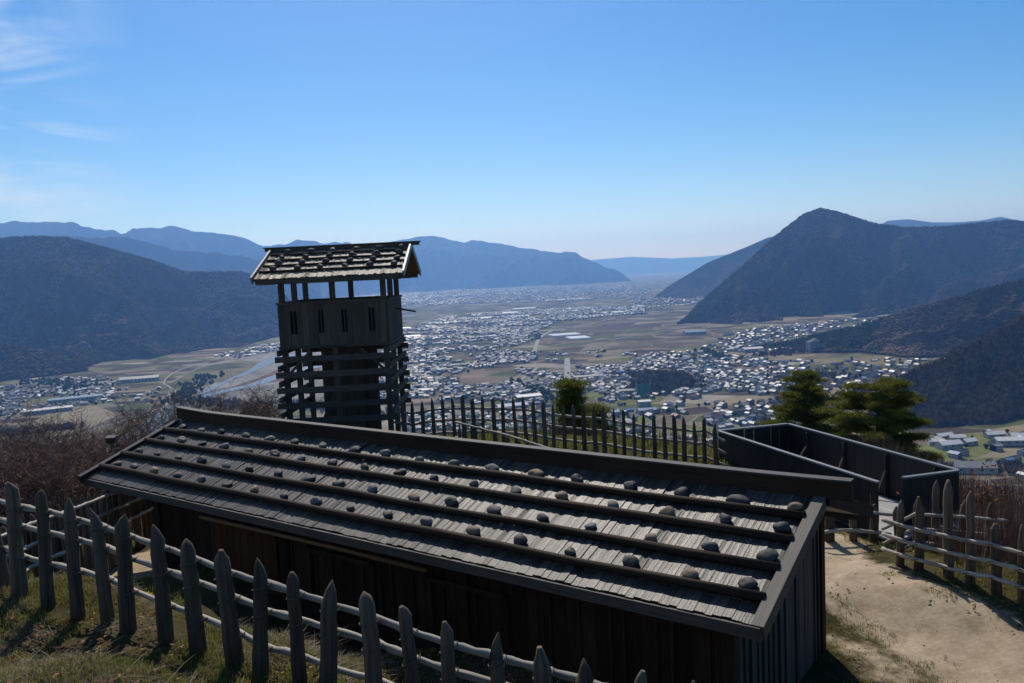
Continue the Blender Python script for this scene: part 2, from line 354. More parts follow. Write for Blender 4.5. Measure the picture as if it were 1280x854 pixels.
# ------------------------------------------------------------------ mountains
def mtn_mat(name, a, b, green):
    m, nt, p = new_mat(name); L = nt.links
    g = N(nt, "ShaderNodeNewGeometry")
    n1 = N(nt, "ShaderNodeTexNoise", Scale=.0035, Detail=8.0, Roughness=.6); L.new(g.outputs['Position'], n1.inputs['Vector'])
    n2 = N(nt, "ShaderNodeTexNoise", Scale=.045, Detail=6.0, Roughness=.75); L.new(g.outputs['Position'], n2.inputs['Vector'])
    r1 = ramp(nt, [(.42, a), (.5, b), (.58, green)]); L.new(n1.outputs[0], r1.inputs[0])
    r2 = ramp(nt, [(.3, (.35, .35, .35)), (.7, (1.5, 1.5, 1.5))]); L.new(n2.outputs[0], r2.inputs[0])
    mx = N(nt, "ShaderNodeVectorMath", operation='MULTIPLY'); L.new(r1.outputs[0], mx.inputs[0]); L.new(r2.outputs[0], mx.inputs[1])
    L.new(mx.outputs[0], p.inputs['Base Color']); p.inputs['Roughness'].default_value = 1; p.inputs['Specular IOR Level'].default_value = 0
    bp = N(nt, "ShaderNodeBump", Strength=.9, Distance=9.0); L.new(n2.outputs[0], bp.inputs['Height']); L.new(bp.outputs[0], p.inputs['Normal'])
    return m
M['hill'] = mtn_mat('bare wooded mountainside', (.06, .043, .033), (.045, .034, .026), (.02, .03, .018))
HILLS = {}
def ridge(name, crest, slope, back, label, spur=.35, sl=260, ns=220, nt=60, seed=1, curve=1.2, rough=0.0):
    C = np.array([at_y(x, y, d) for x, y, d in crest])
    L = np.concatenate([[0], np.cumsum(np.linalg.norm(np.diff(C[:, :2], axis=0), axis=1))])
    s = np.linspace(0, L[-1], ns)
    P = np.stack([np.interp(s, L, C[:, i]) for i in range(3)], 1)
    P[:, 2] += (fbm(s/(sl*.22), s*0+seed, 5, seed)-.5)*rough
    d = P[:, :2]/np.linalg.norm(P[:, :2], axis=1)[:, None]
    H = np.maximum(P[:, 2]-VALLEY, 1.0)
    rows = []; zrow = []
    wv = np.concatenate([-np.linspace(1, 0, nt//3, endpoint=False)**1.0, np.linspace(0, 1.0, nt)])
    for w in wv:
        run = H/(slope if w >= 0 else back)*(1+.8*(fbm(s/(sl*1.1), s*0+5.5, 4, seed+9)-.5))
        g = (1-abs(w))**curve
        xy = P[:, :2]-d*(run*w)[:, None]
        warp = (fbm(xy[:, 0]/sl*.8, xy[:, 1]/sl*.8, 3, seed+3)-.5)*1.6
        rid = 1-2*np.abs(fbm(s/sl+warp, s*0+w*1.3+seed, 4, seed)-.5)*2
        env = min(1, abs(w)*2.4)**1.6*(1-abs(w))**.8*1.4
        z = VALLEY-4+(H+4)*g+H*spur*env*(rid-.9)*.62
        z += env*H*.14*(fbm(xy[:, 0]/sl*3.3, xy[:, 1]/sl*3.3, 4, seed+5)-.5)
        rows.append(np.column_stack([xy, z]))
    G = np.array(rows); a, b = G.shape[:2]
    idx = np.arange(a*b).reshape(a, b)
    Fc = np.stack([idx[:-1, :-1], idx[:-1, 1:], idx[1:, 1:], idx[1:, :-1]], -1).reshape(-1, 4)
    o = link(name, np_mesh(name, G.reshape(-1, 3), Fc, M['hill'], smooth=True)); prop(o, label, kind='structure')
    HILLS.setdefault(name, []).append(G); return G
R_far1 = ridge('mountain', [(660,330,21000),(700,327,21000),(740,325,20000),(790,321,20000),(840,323,20000),(880,321,21000),(930,316,22000),(1010,309,23000)], .25, .3, 'palest far ridge closing the valley', seed=2, sl=1500, ns=120, nt=24)
R_far2 = ridge('mountain', [(-60,286,9500),(0,281,9500),(40,275,9500),(75,276,9500),(120,286,9300),(150,290,9200),(175,287,9800),(205,282,10000),(240,287,10000),(290,297,10000),(330,306,10000),(352,306,10400),(372,300,10500),(400,304,10500),(436,303,11000),(470,306,11500),(500,298,12000),(540,293,12000),(556,297,12000),(575,302,12000),(600,301,11800),(640,306,11500),(680,314,11200),(720,318,11000),(745,327,10800),(775,340,10600),(796,354,10500)],
    .33, .35, 'long blue mountain range along the left of the valley', seed=4, sl=1100, ns=520, nt=80, spur=1.8, rough=95)
R_far3 = ridge('mountain', [(-80,300,6000),(0,299,6200),(90,296,6400),(150,296,6600),(200,306,6800),(240,316,7000),(300,318,7200),(350,330,7400),(400,352,7600)], .4, .4, 'blue middle ridge behind the dark left mountain', seed=6, sl=800, ns=260, nt=60, spur=1.6, rough=55)
R_right_far = ridge('mountain', [(985,330,9000),(1030,310,9000),(1080,290,9000),(1110,276,9000),(1135,274,9000),(1165,278,9200),(1195,278,9200),(1225,276,9300),(1250,271,9300),(1275,276,9300),(1330,280,9300),(1400,280,9300)], .35, .35, 'blue distant ridge right of the pointed mountain', seed=8, sl=800, ns=140, nt=40)
R_right2 = ridge('mountain', [(818,371,4900),(835,358,4950),(860,343,5000),(885,328,5100),(905,320,5200),(930,310,5300),(960,297,5400),(1000,290,5500),(1050,300,5600),(1100,330,5600)], .45, .5, 'blue wooded hill behind the pointed mountain', seed=10, sl=420, ns=160, nt=50)
R_pyr = ridge('mountain', [(846,404,2750),(858,396,2800),(872,380,2850),(895,360,2950),(925,335,3050),(955,307,3200),(985,282,3300),(1005,267,3350),(1025,260,3400),(1045,264,3400),(1070,272,3420),(1092,279,3450),(1130,284,3480),(1180,283,3500),(1230,278,3500),(1262,275,3500),(1310,279,3450),(1400,290,3400)],
    .42, .45, 'dark pointed wooded mountain right of the valley', seed=12, sl=330, ns=360, nt=100, spur=1.0)
R_left = ridge('mountain', [(-260,330,2900),(-160,318,3000),(-80,306,3000),(-20,299,3000),(20,296,3000),(50,295,3000),(85,297,3000),(110,303,3000),(150,314,3050),(190,325,3100),(230,339,3150),(262,340,3300),(300,339,3350),(325,346,3400),(350,360,3450),(375,392,3450),(392,424,3450)],
    .4, .45, 'dark brown wooded mountain across the river at left', seed=14, sl=330, ns=360, nt=100, spur=1.1)
R_left2 = ridge('hill', [(-200,440,1900),(-60,432,2000),(0,430,2050),(40,436,2080),(80,446,2100),(110,459,2100)], .5, .5, 'low wooded foothill at the left edge', seed=16, sl=160, ns=80, nt=30)
R_mid = ridge('hill', [(905,440,1850),(950,432,1870),(985,427,1850),(1025,418,1800),(1070,408,1780),(1110,396,1760),(1150,383,1740),(1200,370,1720),(1240,359,1700),(1280,350,1700),(1400,330,1700)], .45, .45, 'wooded hill below the pointed mountain', seed=18, sl=150, ns=180, nt=60, spur=.7)
R_near = ridge('hill', [(1085,520,1000),(1100,502,1007),(1120,478,1022),(1150,461,1043),(1180,449,1060),(1215,429,1080),(1245,414,1100),(1280,397,1120),(1340,375,1140),(1450,345,1170)], .5, .5, 'near wooded hillside at the right edge', seed=20, sl=110, ns=160, nt=60)
R_mound = ridge('hill', [(782,488,1330),(795,474,1330),(815,466,1340),(840,465,1350),(860,470,1360),(875,480,1360)], .35, .4, 'small wooded mound among the houses', seed=22, sl=60, ns=40, nt=16)

# woods on the mountains: many low crowns per hillside, one mass each
ICO_V = np.array([(0,0,1),(.8,0,.35),(.25,.76,.4),(-.65,.47,.3),(-.65,-.47,.38),(.25,-.76,.33),(0,0,-.6)])
ICO_F = np.array([(0,1,2),(0,2,3),(0,3,4),(0,4,5),(0,5,1),(6,2,1),(6,3,2),(6,4,3),(6,5,4),(6,1,5)])
CONE_V = np.array([(0,0,1.9),(.55,0,-.2),(.17,.52,-.35),(-.45,.32,-.2),(-.45,-.32,-.35),(.17,-.52,-.2)])
CONE_F = np.array([(0,1,2),(0,2,3),(0,3,4),(0,4,5),(0,5,1)])
def crowns(pts, size, tv, tf, zs=1.0):
    n = len(pts); a = NR.random(n)*6.28; c, s_ = np.cos(a), np.sin(a)
    jit = 1+(NR.random((n, len(tv), 3))-.5)*.55
    t = tv[None]*jit
    x = t[..., 0]*c[:, None]-t[..., 1]*s_[:, None]; y = t[..., 0]*s_[:, None]+t[..., 1]*c[:, None]
    V = np.stack([x, y, t[..., 2]*zs], -1)*size[:, None, None]+pts[:, None]
    Fc = (tf[None]+(np.arange(n)*len(tv))[:, None, None])
    return V.reshape(-1, 3), Fc.reshape(-1, 3), n
M['wood_brown'] = noise_mat('bare winter woodland', [(.36, (.045, .03, .021)), (.62, (.19, .13, .088))], .006, 1, 6, 0, coord='Object', tint=.3)
M['wood_near'] = noise_mat('bare brown trees nearby', [(.3, (.085, .056, .038)), (.7, (.2, .14, .098))], .02, 1, 6, 0, tint=.6)
M['wood_green'] = noise_mat('dark conifer woodland', [(.3, (.013, .021, .012)), (.7, (.03, .042, .02))], .004, 1, 6, 0, tint=.4)
def tri_pts(G, n, front_only=True, lo=0):
    a, b = G.shape[:2]
    i = NR.integers(lo, a-1, n*3); j = NR.integers(0, b-1, n*3)
    area = np.linalg.norm(np.cross(G[i+1, j]-G[i, j], G[i, j+1]-G[i, j]), axis=1)
    k = NR.random(n*3) < np.clip(area/np.percentile(area, 92), 0, 1); i, j = i[k][:n], j[k][:n]
    u, v = NR.random(len(i))[:, None], NR.random(len(i))[:, None]
    P = G[i, j]*(1-u)*(1-v)+G[i+1, j]*u*(1-v)+G[i, j+1]*(1-u)*v+G[i+1, j+1]*u*v
    return P[P[:, 2] > VALLEY+2]
def sprays(Q, sz, m):
    n_ = len(Q); c = np.repeat(Q, m, 0); s_ = np.repeat(sz, m); th = NR.random(n_*m)*6.28; rr = NR.random(n_*m)**.6*.55
    base = c+np.stack([np.cos(th)*rr*.2*s_, np.sin(th)*rr*.2*s_, (NR.random(n_*m)*.6)*s_], 1)
    tip = c+np.stack([np.cos(th)*rr*s_, np.sin(th)*rr*s_, (.6+.6*NR.random(n_*m))*s_], 1)
    sd = np.stack([-np.sin(th+1), np.cos(th+1), NR.random(n_*m)-.5], 1)*(.035+.05*NR.random(n_*m))[:, None]*s_[:, None]
    V = np.stack([base-sd, base+sd, tip], 1).reshape(-1, 3); return V, np.arange(len(V)).reshape(-1, 3), np.repeat(NR.random(n_), m)
def forest(G, n, size, label, lo, greens=.5, seed=0, twiggy=False, dens=0, zs=.5):
    P = tri_pts(G, n, lo=lo)
    px, py, d = project(P); P = P[(px > -60) & (px < 1340)]
    g = fbm(P[:, 0]/170, P[:, 1]/170, 4, seed) > greens
    g ^= NR.random(len(P)) < .05
    for q, mat, tv, tf, lab in ((~g, 'wood_brown', ICO_V, ICO_F, 'bare brown'), (g, 'wood_green', CONE_V, CONE_F, 'dark evergreen')):
        Q = P[q]
        if not len(Q): continue
        sz = size*(.6+.8*NR.random(len(Q)))*(1.0 if mat == 'wood_brown' else .8)
        if twiggy and mat == 'wood_brown':
            V, Fc, tint = sprays(Q, sz, dens)
        else:
            V, Fc, k = crowns(Q+np.array([0, 0, .1])*sz[:, None], sz, tv, tf, zs); tint = np.repeat(NR.random(k), len(tf))
        prop(link('forest', np_mesh('forest', V, Fc, M['wood_near' if twiggy and mat == 'wood_brown' else mat], tint)), f'{lab} {label}', kind='stuff')
forest(R_left, 46000, 5.5, 'woodland on the left mountain', 28, .55, 31)
forest(R_left2, 3000, 7, 'woodland on the low left foothill', 8, .5, 32)
forest(R_pyr, 46000, 5.5, 'woodland on the pointed mountain', 28, .52, 33)
forest(R_mid, 20000, 5, 'woodland on the hill below the pointed mountain', 18, .5, 34)
forest(R_near, 11000, 5.2, 'woodland on the near right hillside', 16, .66, 35, True, 26)
forest(R_mound, 500, 6, 'trees on the small mound in town', 3, .6, 36, True, 20)

# ------------------------------------------------------------------ town
FG = [(-50,520),(0,528),(100,545),(180,535),(232,512),(355,528),(505,505),(600,498),(700,520),(890,535),(905,536),(985,528),(1040,540),(1150,560),(1200,592),(1280,640),(1330,650)]
FGX, FGY = zip(*FG)
TOWN = [  # pixel outlines on the valley floor, houses per outline sized by distance; (outline, keep)
    ([(420,374),(460,370),(600,362),(700,358),(790,356),(815,362),(800,372),(680,378),(500,384),(425,388)], .8),
    ([(780,372),(880,368),(880,380),(800,386)], .9),
    ([(470,424),(485,416),(505,412),(560,396),(640,390),(800,382),(810,392),(700,402),(660,420),(668,445),(660,458),(560,458),(545,490),(500,500),(460,505),(455,470)], .95),
    ([(505,452),(700,446),(905,440),(905,470),(860,462),(790,470),(780,500),(600,505),(505,505)], .9),
    ([(560,500),(505,505),(505,560),(900,600),(905,470),(880,462),(760,440),(690,442),(660,470)], .95),
    ([(860,470),(905,440),(980,430),(1010,455),(1000,500),(975,540),(900,545),(820,530)], 1.0),
    ([(870,436),(900,420),(960,410),(1040,402),(1100,398),(1085,410),(1000,425),(930,445)], .55),
    ([(960,470),(1050,452),(1120,450),(1190,452),(1150,480),(1050,510),(980,520)], .45),
    ([(1080,440),(1140,436),(1210,424),(1240,422),(1200,440)], .35),
    ([(1155,560),(1175,545),(1290,540),(1290,600),(1190,600)], .3),
    ([(-20,530),(-20,488),(40,478),(100,470),(160,474),(205,480),(190,500),(120,505),(60,515)], .85),
    ([(50,462),(70,452),(110,460),(150,478),(90,476)], .6),
    ([(265,446),(300,440),(358,428),(358,436),(300,448)], .9),
]
HOLES = [[(570,484),(580,462),(638,460),(650,468),(615,482)], [(638,436),(720,408),(800,396),(862,404),(905,420),(890,432),(800,436),(700,441)],
         [(700,505),(704,446),(714,446),(720,505)], [(780,490),(795,470),(840,462),(872,470),(870,488)]]
roof_cols = {'white': (.6, .58, .55), 'grey': (.23, .22, .21), 'dark': (.075, .07, .067), 'blue': (.1, .17, .29), 'brown': (.16, .1, .075)}
for k, c in roof_cols.items(): M['roof_'+k] = plain(k+' house roof', c, .5, .35, tint=.3)
M['wall_white'] = plain('white house wall', (.36, .345, .32), .8, .2); M['wall_beige'] = plain('beige house wall', (.22, .19, .15), .8, .2)
M['pane'] = plain('dark window glass', (.03, .035, .04), .2, .5)
M['greenhouse'] = plain('white plastic greenhouse', (.75, .76, .77), .35, .5)
M['net'] = plain('green practice net', (.02, .16, .14), .7, .3)
def gable_arrays(w, d, h, rh, eave=.5):
    x, y = w/2, d/2; X, Y = x+eave, y+eave; zb = h-eave*rh/y
    wall_v = [(-x,-y,0),(x,-y,0),(x,y,0),(-x,y,0),(-x,-y,h),(x,-y,h),(x,y,h),(-x,y,h),(-x,0,h+rh),(x,0,h+rh)]
    roof_v = [(-X,-Y,zb+.15),(X,-Y,zb+.15),(X,0,h+rh+.15),(-X,0,h+rh+.15),(X,Y,zb+.15),(-X,Y,zb+.15)]
    return np.array(wall_v, float), np.array(roof_v, float)
WALL_Q = [(0,1,5,4),(2,3,7,6),(1,2,6,5),(3,0,4,7)]; ROOF_Q = [(0,1,2,3),(3,2,4,5)]
cand = []
for poly, keep in TOWN:
    P = np.array([V2(*q) for q in poly]); x0, y0 = P[:, 0].min(), P[:, 1].min(); x1, y1 = P[:, 0].max(), P[:, 1].max()
    ang = .35+(hash(str(poly[0])) % 7)*0; step = 14.5 if y0 < 2600 else 24.0
    cx, cy = (x0+x1)/2, (y0+y1)/2; R = math.hypot(x1-x0, y1-y0)/2
    g = np.arange(-R, R, step); gx, gy = np.meshgrid(g, g*1.0)
    gx = gx.ravel()+NR.normal(0, step*.16, gx.size); gy = gy.ravel()+NR.normal(0, step*.16, gy.size)
    lane = (np.mod(gy, step*4) > step*.7)
    X = cx+gx*math.cos(ang)-gy*math.sin(ang); Y = cy+gx*math.sin(ang)+gy*math.cos(ang)
    k = (Y > 500) & lane; X, Y = X[k], Y[k]
    px, py, _ = project(np.column_stack([X, Y, np.full(len(X), VALLEY)]))
    k = in_poly(px, py, poly) & (NR.random(len(X)) < keep*np.clip((fbm(X/110, Y/110, 4, 50)-np.where(Y < 1500, .3, .39))*6, 0, 1)*.88)
    for h in HOLES: k &= ~in_poly(px, py, h)
    for i in np.where(k)[0]: cand.append((X[i], Y[i], px[i], py[i], ang+(0 if NR.random() < .6 else math.pi/2)+NR.normal(0, .09)))
names = ['white', 'grey', 'dark', 'blue', 'brown']
def roofcol(): return NR.choice(names, p=[.22, .27, .35, .1, .06])
houses = [dict(x=c[0], y=c[1], px=c[2], py=c[3], a=c[4], col=roofcol()) for c in cand]
def visible(h): return -20 < h['px'] < 1300 and h['py'] < np.interp(h['px'], FGX, FGY)+4 and not (352 < h['px'] < 505)
order = sorted(range(len(houses)), key=lambda i: houses[i]['y'])
near = [i for i in order if visible(houses[i])][:290]
nearset = set(near)
# protos with shared meshes: wall (the thing) > roof
protos = {}
for col in names:
    for v, (w, d, h, rh) in enumerate([(11, 8, 5.6, 2.2), (14, 9, 3.6, 2.6), (9, 8, 6, 1.7)]):
        wv, rv = gable_arrays(w, d, h, rh)
        mb = MB()
        for q in WALL_Q: mb.poly([wv[i] for i in q])
        mb.poly([wv[1], wv[2], wv[6], wv[9], wv[5]]); mb.poly([wv[3], wv[0], wv[4], wv[8], wv[7]])
        for sx in (-.3, .02, .3):
            for zz in ((1.0, 3.6) if h > 5 else (1.0,)):
                for sy in (-1, 1):
                    mb.frame_box((w*sx-.7, sy*d/2-.03, zz), (1.5, 0, 0), (0, .06, 0), (0, 0, 1.2), .5, 1)
        wm = mb.mesh('house', [M['wall_white' if v != 1 else 'wall_beige'], M['pane']])
        rb = MB()
        for sg in (0, 1):
            q = [rv[i] for i in ROOF_Q[sg]]; rb.poly(q); rb.poly([p-np.array([0, 0, .14]) for p in q[::-1]])
        rb.frame_box((-w/2-.5, -.25, h+rh+.1), (w+1, 0, 0), (0, .5, 0), (0, 0, .25), .5)
        protos[(col, v)] = (wm, rb.mesh('roof', M['roof_'+col]))
def region(h):
    if h['px'] < 215: return 'across the river at the left', 'riverside houses at the left'
    if h['px'] < 420: return 'under the left mountain by the river', 'houses under the left mountain'
    if h['px'] > 1110: return 'below the near wooded hillside at right', 'houses below the right hillside'
    if h['px'] > 900: return 'in the town right of the palisade', 'town houses right of the palisade'
    return 'in the town just beyond the palisade', 'town houses beyond the palisade'
for i in near:
    h = houses[i]; v = rng.choice([0, 0, 1, 2]); wm, rm = protos[(h['col'], v)]
    o = link('house', wm); o.location = (h['x'], h['y'], VALLEY); o.rotation_euler = (0, 0, h['a']); sc = rng.uniform(.68, 1.02); o.scale = (sc, sc, rng.uniform(.9, 1.1)*sc)
    r = bpy.data.objects.new('roof', rm); COL.objects.link(r); r.parent = o
    where, grp = region(h); kind = ['two-storey', 'long low', 'small two-storey'][v]
    prop(o, f"{h['col']}-roofed {kind} house {where}", 'house', f"{h['col']}-roofed {kind} {grp}")
# all the others: one mass
mv, mf, mi = [], [], []; nb = 0
matsl = [M['wall_white'], M['wall_beige']]+[M['roof_'+c] for c in names]
tri_v = []
for i, h in enumerate(houses):
    if i in nearset: continue
    if h['py'] > np.interp(h['px'], FGX, FGY)+40: continue
    sc = rng.uniform(.62, 1.0)*(1.0 if h['y'] < 2500 else 1.2)
    wv, rv = gable_arrays(rng.uniform(9, 14)*sc, rng.uniform(7, 9)*sc, rng.uniform(3.2, 6)*sc, rng.uniform(1.6, 2.6)*sc)
    c, s_ = math.cos(h['a']), math.sin(h['a'])
    A = np.vstack([wv, rv]); A = np.column_stack([A[:, 0]*c-A[:, 1]*s_+h['x'], A[:, 0]*s_+A[:, 1]*c+h['y'], A[:, 2]+VALLEY])
    mv.append(A); w = 0 if rng.random() < .6 else 1
    for q in WALL_Q: mf.append([nb+k for k in q]); mi.append(w)
    for q in ((5,6,9,9), (7,4,8,8)): mf.append([nb+k for k in q]); mi.append(w)
    for q in ROOF_Q: mf.append([nb+10+k for k in q]); mi.append(2+names.index(h['col']))
    nb += 16
mb = MB()
mb.v = list(np.vstack(mv)); 
for q, m_ in zip(mf, mi):
    q2 = q if q[2] != q[3] else q[:3]
    mb.face(tuple(q2), [(0, 0)]*len(q2), .5, m_)
prop(mb.build('town_houses', matsl), 'mass of small white grey and blue roofed houses filling the valley town', kind='stuff')
print('houses', len(houses), 'near', len(near))

# larger sheds, halls and greenhouses (countable landmarks)
def shed(name, px, py, w, d, h, rh, ang, col, label, cat, group=None):
    p = V2(px, py); wv, rv = gable_arrays(w, d, h, rh, .6)
    mb = MB()
    for q in WALL_Q: mb.poly([wv[i] for i in q])
    mb.poly([wv[5], wv[6], wv[9]]); mb.poly([wv[7], wv[4], wv[8]])
    nwin = max(2, int(w/7))
    for k in range(nwin):
        xx = -w/2+(k+.5)*w/nwin
        for sy in (-1, 1): mb.frame_box((xx-1.3, sy*d/2-.05, h*.45), (2.6, 0, 0), (0, .1, 0), (0, 0, h*.3), .5, 1)
    o = mb.build(name, [M['wall_white'], M['pane']]); o.location = p; o.rotation_euler = (0, 0, ang)
    rb = MB()
    for sg in (0, 1):
        q = [rv[i] for i in ROOF_Q[sg]]; rb.poly(q); rb.poly([a-np.array([0, 0, .2]) for a in q[::-1]])
    r = rb.build('roof', M[col]); r.parent = o; r.matrix_parent_inverse = Matrix.Identity(4)
    return prop(o, label, cat, group)
shed('hall', 1218, 590, 34, 16, 6, 4, -.25, 'roof_grey', 'large grey hall with a hipped roof beyond the right fence', 'hall')
shed('hall', 1262, 556, 30, 14, 6, 2.5, -.1, 'roof_white', 'white-roofed hall at the foot of the right hillside', 'hall')
shed('hall', 1186, 560, 24, 12, 5, 3, .2, 'roof_white', 'white-roofed hall just right of the pines', 'hall')
for k, (px, py, w, ln) in enumerate([(1170,556,15,'leftmost'),(1180,549,18,'second from left'),(1196,551,16,'third from left'),(1211,556,15,'fourth from left'),(1243,547,20,'fifth from left'),(1274,549,18,'rightmost')]):
    shed('hall', px, py, w, 9, 4.5, 2.4, [-.2, .15, -.1, .3, .05, -.15][k], 'roof_white', f'small white-roofed hall below the right hillside, {ln} of six', 'hall', 'small white halls below the right hillside')
shed('factory', 62, 516, 70, 18, 7, 2, .55, 'roof_white', 'long white factory shed beside the tan field', 'factory')
shed('factory', 95, 502, 90, 24, 8, 2, .5, 'roof_blue', 'pale blue factory hall behind the long white shed', 'factory')
shed('factory', 175, 477, 80, 30, 8, 4, .3, 'roof_grey', 'grey factory hall by the river road', 'factory')
shed('factory', 640, 512, 46, 20, 7, 2.5, .3, 'roof_blue', 'blue-roofed hall left of the town road', 'factory')
shed('factory', 660, 500, 40, 20, 7, 2.5, .3, 'roof_white', 'white-roofed hall behind the blue hall', 'factory')
shed('factory', 735, 474, 55, 14, 6, 2, .2, 'roof_grey', 'long grey hall right of the town road', 'factory')
shed('factory', 790, 492, 45, 12, 6, 2, .1, 'roof_grey', 'grey warehouse left of the green net', 'factory')
shed('factory', 868, 418, 60, 30, 8, 3, .1, 'roof_blue', 'blue-green hall at the edge of the brown fields', 'factory')
shed('factory', 808, 517, 24, 14, 6, 2, .1, 'roof_blue', 'small bright blue-roofed hall below the green net', 'factory')
shed('factory', 805, 508, 18, 13, 8, 1.5, .1, 'roof_white', 'small white hall directly below the green net', 'factory')
shed('factory', 940, 440, 46, 22, 8, 3, .2, 'roof_white', 'bright white-roofed hall in the right of town', 'factory')
for k, (px, py, w) in enumerate([(600,398,120),(632,392,120),(700,390,170),(742,396,150),(720,386,140),(770,391,120),(655,386,120),(560,404,80),(705,375,260),(705,419,90),(722,423,60),(505,411,50),(515,421,60),(648,396,90),(790,384,120)]):
    p = V2(px, py); mb = MB(); r = 4+rng.random()*3; prof = [(r*1.8*math.cos(t), r*.9*math.sin(t)) for t in np.linspace(0, math.pi, 7)]
    n = 3
    for q in range(n):
        off = (q-1)*r*4.0
        for a, b in zip(prof[:-1], prof[1:]):
            mb.poly([(-w/2, a[0]+off, a[1]), (w/2, a[0]+off, a[1]), (w/2, b[0]+off, b[1]), (-w/2, b[0]+off, b[1])][::-1])
        for sx in (-1, 1): mb.poly([(sx*w/2, a[0]+off, a[1]) for a in (prof if sx < 0 else prof[::-1])])
    o = mb.build('greenhouse', M['greenhouse']); o.location = p; o.rotation_euler = (0, 0, .12+rng.random()*.15)
    prop(o, 'pale plastic greenhouses in a long strip among the far fields', 'greenhouse', 'greenhouses among the far fields')
# apartment block and green practice net
def block(px, py, w, d, h, label):
    p = V2(px, py); mb = MB(); mb.frame_box((-w/2, -d/2, 0), (w, 0, 0), (0, d, 0), (0, 0, h), .5); mb.frame_box((-w*.1, -d/2-.5, h), (w*.35, 0, 0), (0, d*.8, 0), (0, 0, 4), .5)
    o = mb.build('apartment_block', M['wall_white']); o.location = p; o.rotation_euler = (0, 0, .3)
    for r_ in range(int(h/3.2)):
        wb = MB(); wb.frame_box((-w*.44, -d/2-.08, 1+r_*3.2), (w*.88, 0, 0), (0, .1, 0), (0, 0, 1.5), .5)
        q = wb.build('window', M['pane']); q.parent = o; q.matrix_parent_inverse = Matrix.Identity(4)
    return prop(o, label, 'building')
block(1016, 440, 24, 14, 24, 'tall white block against the wooded hill at right')
block(672, 424, 18, 12, 18, 'grey tower block beside the curving valley road')
block(722, 492, 20, 14, 12, 'white block right of the straight town road')
nt_ = empty('practice_net', V2(806, 496), 'green net enclosure on tall poles in the middle of town', 'net')
mb = MB(); n0 = np.array(V2(806, 496))
mb.frame_box(n0+np.array([-11, 0, 0]), (22, 0, 0), (0, .3, 0), (0, 0, 20), .5); mb.frame_box(n0+np.array([-11, .3, 0]), (0, 20, 0), (.3, 0, 0), (0, 0, 20), .5); mb.frame_box(n0+np.array([10.7, .3, 0]), (0, 20, 0), (.3, 0, 0), (0, 0, 20), .5)
mb.build('netting', M['net'], nt_)
for dx in (-11, 0, 11):
    mb = MB(); mb.tube([n0+np.array([dx, -.4, 0]), n0+np.array([dx, -.4, 21])], .35, 6); mb.build('pole', M['metal_dark'], nt_)

# valley trees (far-off mass)
tp = []
for i in NR.permutation(len(houses))[:5500]:
    h = houses[i]; tp.append((h['x']+NR.normal(0, 14), h['y']+NR.normal(0, 14), VALLEY+2))
tp = np.array(tp); sz = 2+2.8*NR.random(len(tp))
V, Fc, k = crowns(tp, sz, ICO_V, ICO_F, 1.1); sel = NR.random(k) < .5
prop(link('town_trees', np_mesh('town_trees', V, Fc, M['wood_green'], np.repeat(NR.random(k), len(ICO_F)))), 'dark garden trees scattered among the town houses', kind='stuff')
def belt(px0, py0, px1, py1, n, sp, size, mat, label):
    a, b = V2(px0, py0), V2(px1, py1); t = NR.random(n)[:, None]
    P = a*(1-t)+b*t+np.column_stack([NR.normal(0, sp, n), NR.normal(0, sp, n), np.full(n, 2.0)])
    if mat == 'wood_brown': V, Fc, tt = sprays(P-np.array([0, 0, 2.0]), size*1.5*(.6+.8*NR.random(n)), 30)
    else: V, Fc, k = crowns(P, size*(.6+.8*NR.random(n)), ICO_V, ICO_F, 1.2); tt = np.repeat(NR.random(k), len(ICO_F))
    prop(link('tree_belt', np_mesh('tree_belt', V, Fc, M['wood_near' if mat == 'wood_brown' else mat], tt)), label, kind='stuff')
belt(225,500,330,512,350,16,4.5,'wood_brown','brown riverside scrub below the tower')
belt(215,505,262,470,120,14,5,'wood_green','dark trees inside the river bend')
belt(355,505,470,520,300,18,5,'wood_brown','brown scrub on the bank behind the tower')
belt(960,445,1040,432,260,18,6,'wood_brown','bare trees along the foot of the right hill')
belt(985,478,1040,470,160,14,6,'wood_brown','reddish bare grove behind the left pine')
belt(1165,585,1290,590,120,10,4,'wood_brown','bare trees around the white-roofed halls')
belt(40,478,110,486,140,14,6,'wood_green','dark trees under the left foothill')
belt(5,545,90,535,120,10,5,'wood_green','dark trees around the tan field')
belt(640,478,700,502,70,8,5,'wood_green','dark trees left of the straight town road')
belt(790,470,870,475,160,16,6,'wood_brown','bare trees round the green net')
belt(880,440,905,450,40,8,7,'wood_green','dark trees in the right of town')

# ------------------------------------------------------------------ near hilltop terrain
CP = np.array([(0,0,-1.9),(-6,2,-2.2),(6,2,-3.6),(-4,6.9,-3.4),(-8,7,-3.2),(-6.3,10.5,-3.9),(-10,11,-3.9),(-4.6,9.3,-3.98),(-3,8.4,-4.05),(0,7.4,-4.3),(2,6.2,-4.4),
    (-1,9.6,-5.4),(-4,11.5,-5.2),(2,8.6,-6.1),(-3,12.6,-6.0),(-7.8,16.3,-5.7),(-8.2,13.2,-4.95),(-6.8,13.2,-5.3),(4,8,-6.0),(4.6,11.9,-5.95),(5,10,-6.0),(8,9,-5.8),(9,13,-5.38),(7,14,-5.42),(12,12,-5.2),
    (6.5,16,-5.75),(8,17,-6.1),(10,20,-6.6),(5,20,-6.1),(0,17,-6.1),(-5,20,-6.2),(0,24,-5.3),(-3,24.3,-5.2),(4.2,22.3,-5.5),(-6,26,-6.4),(-12,17,-6.2),(-9,18.5,-5.8),(11,15,-5.6)])
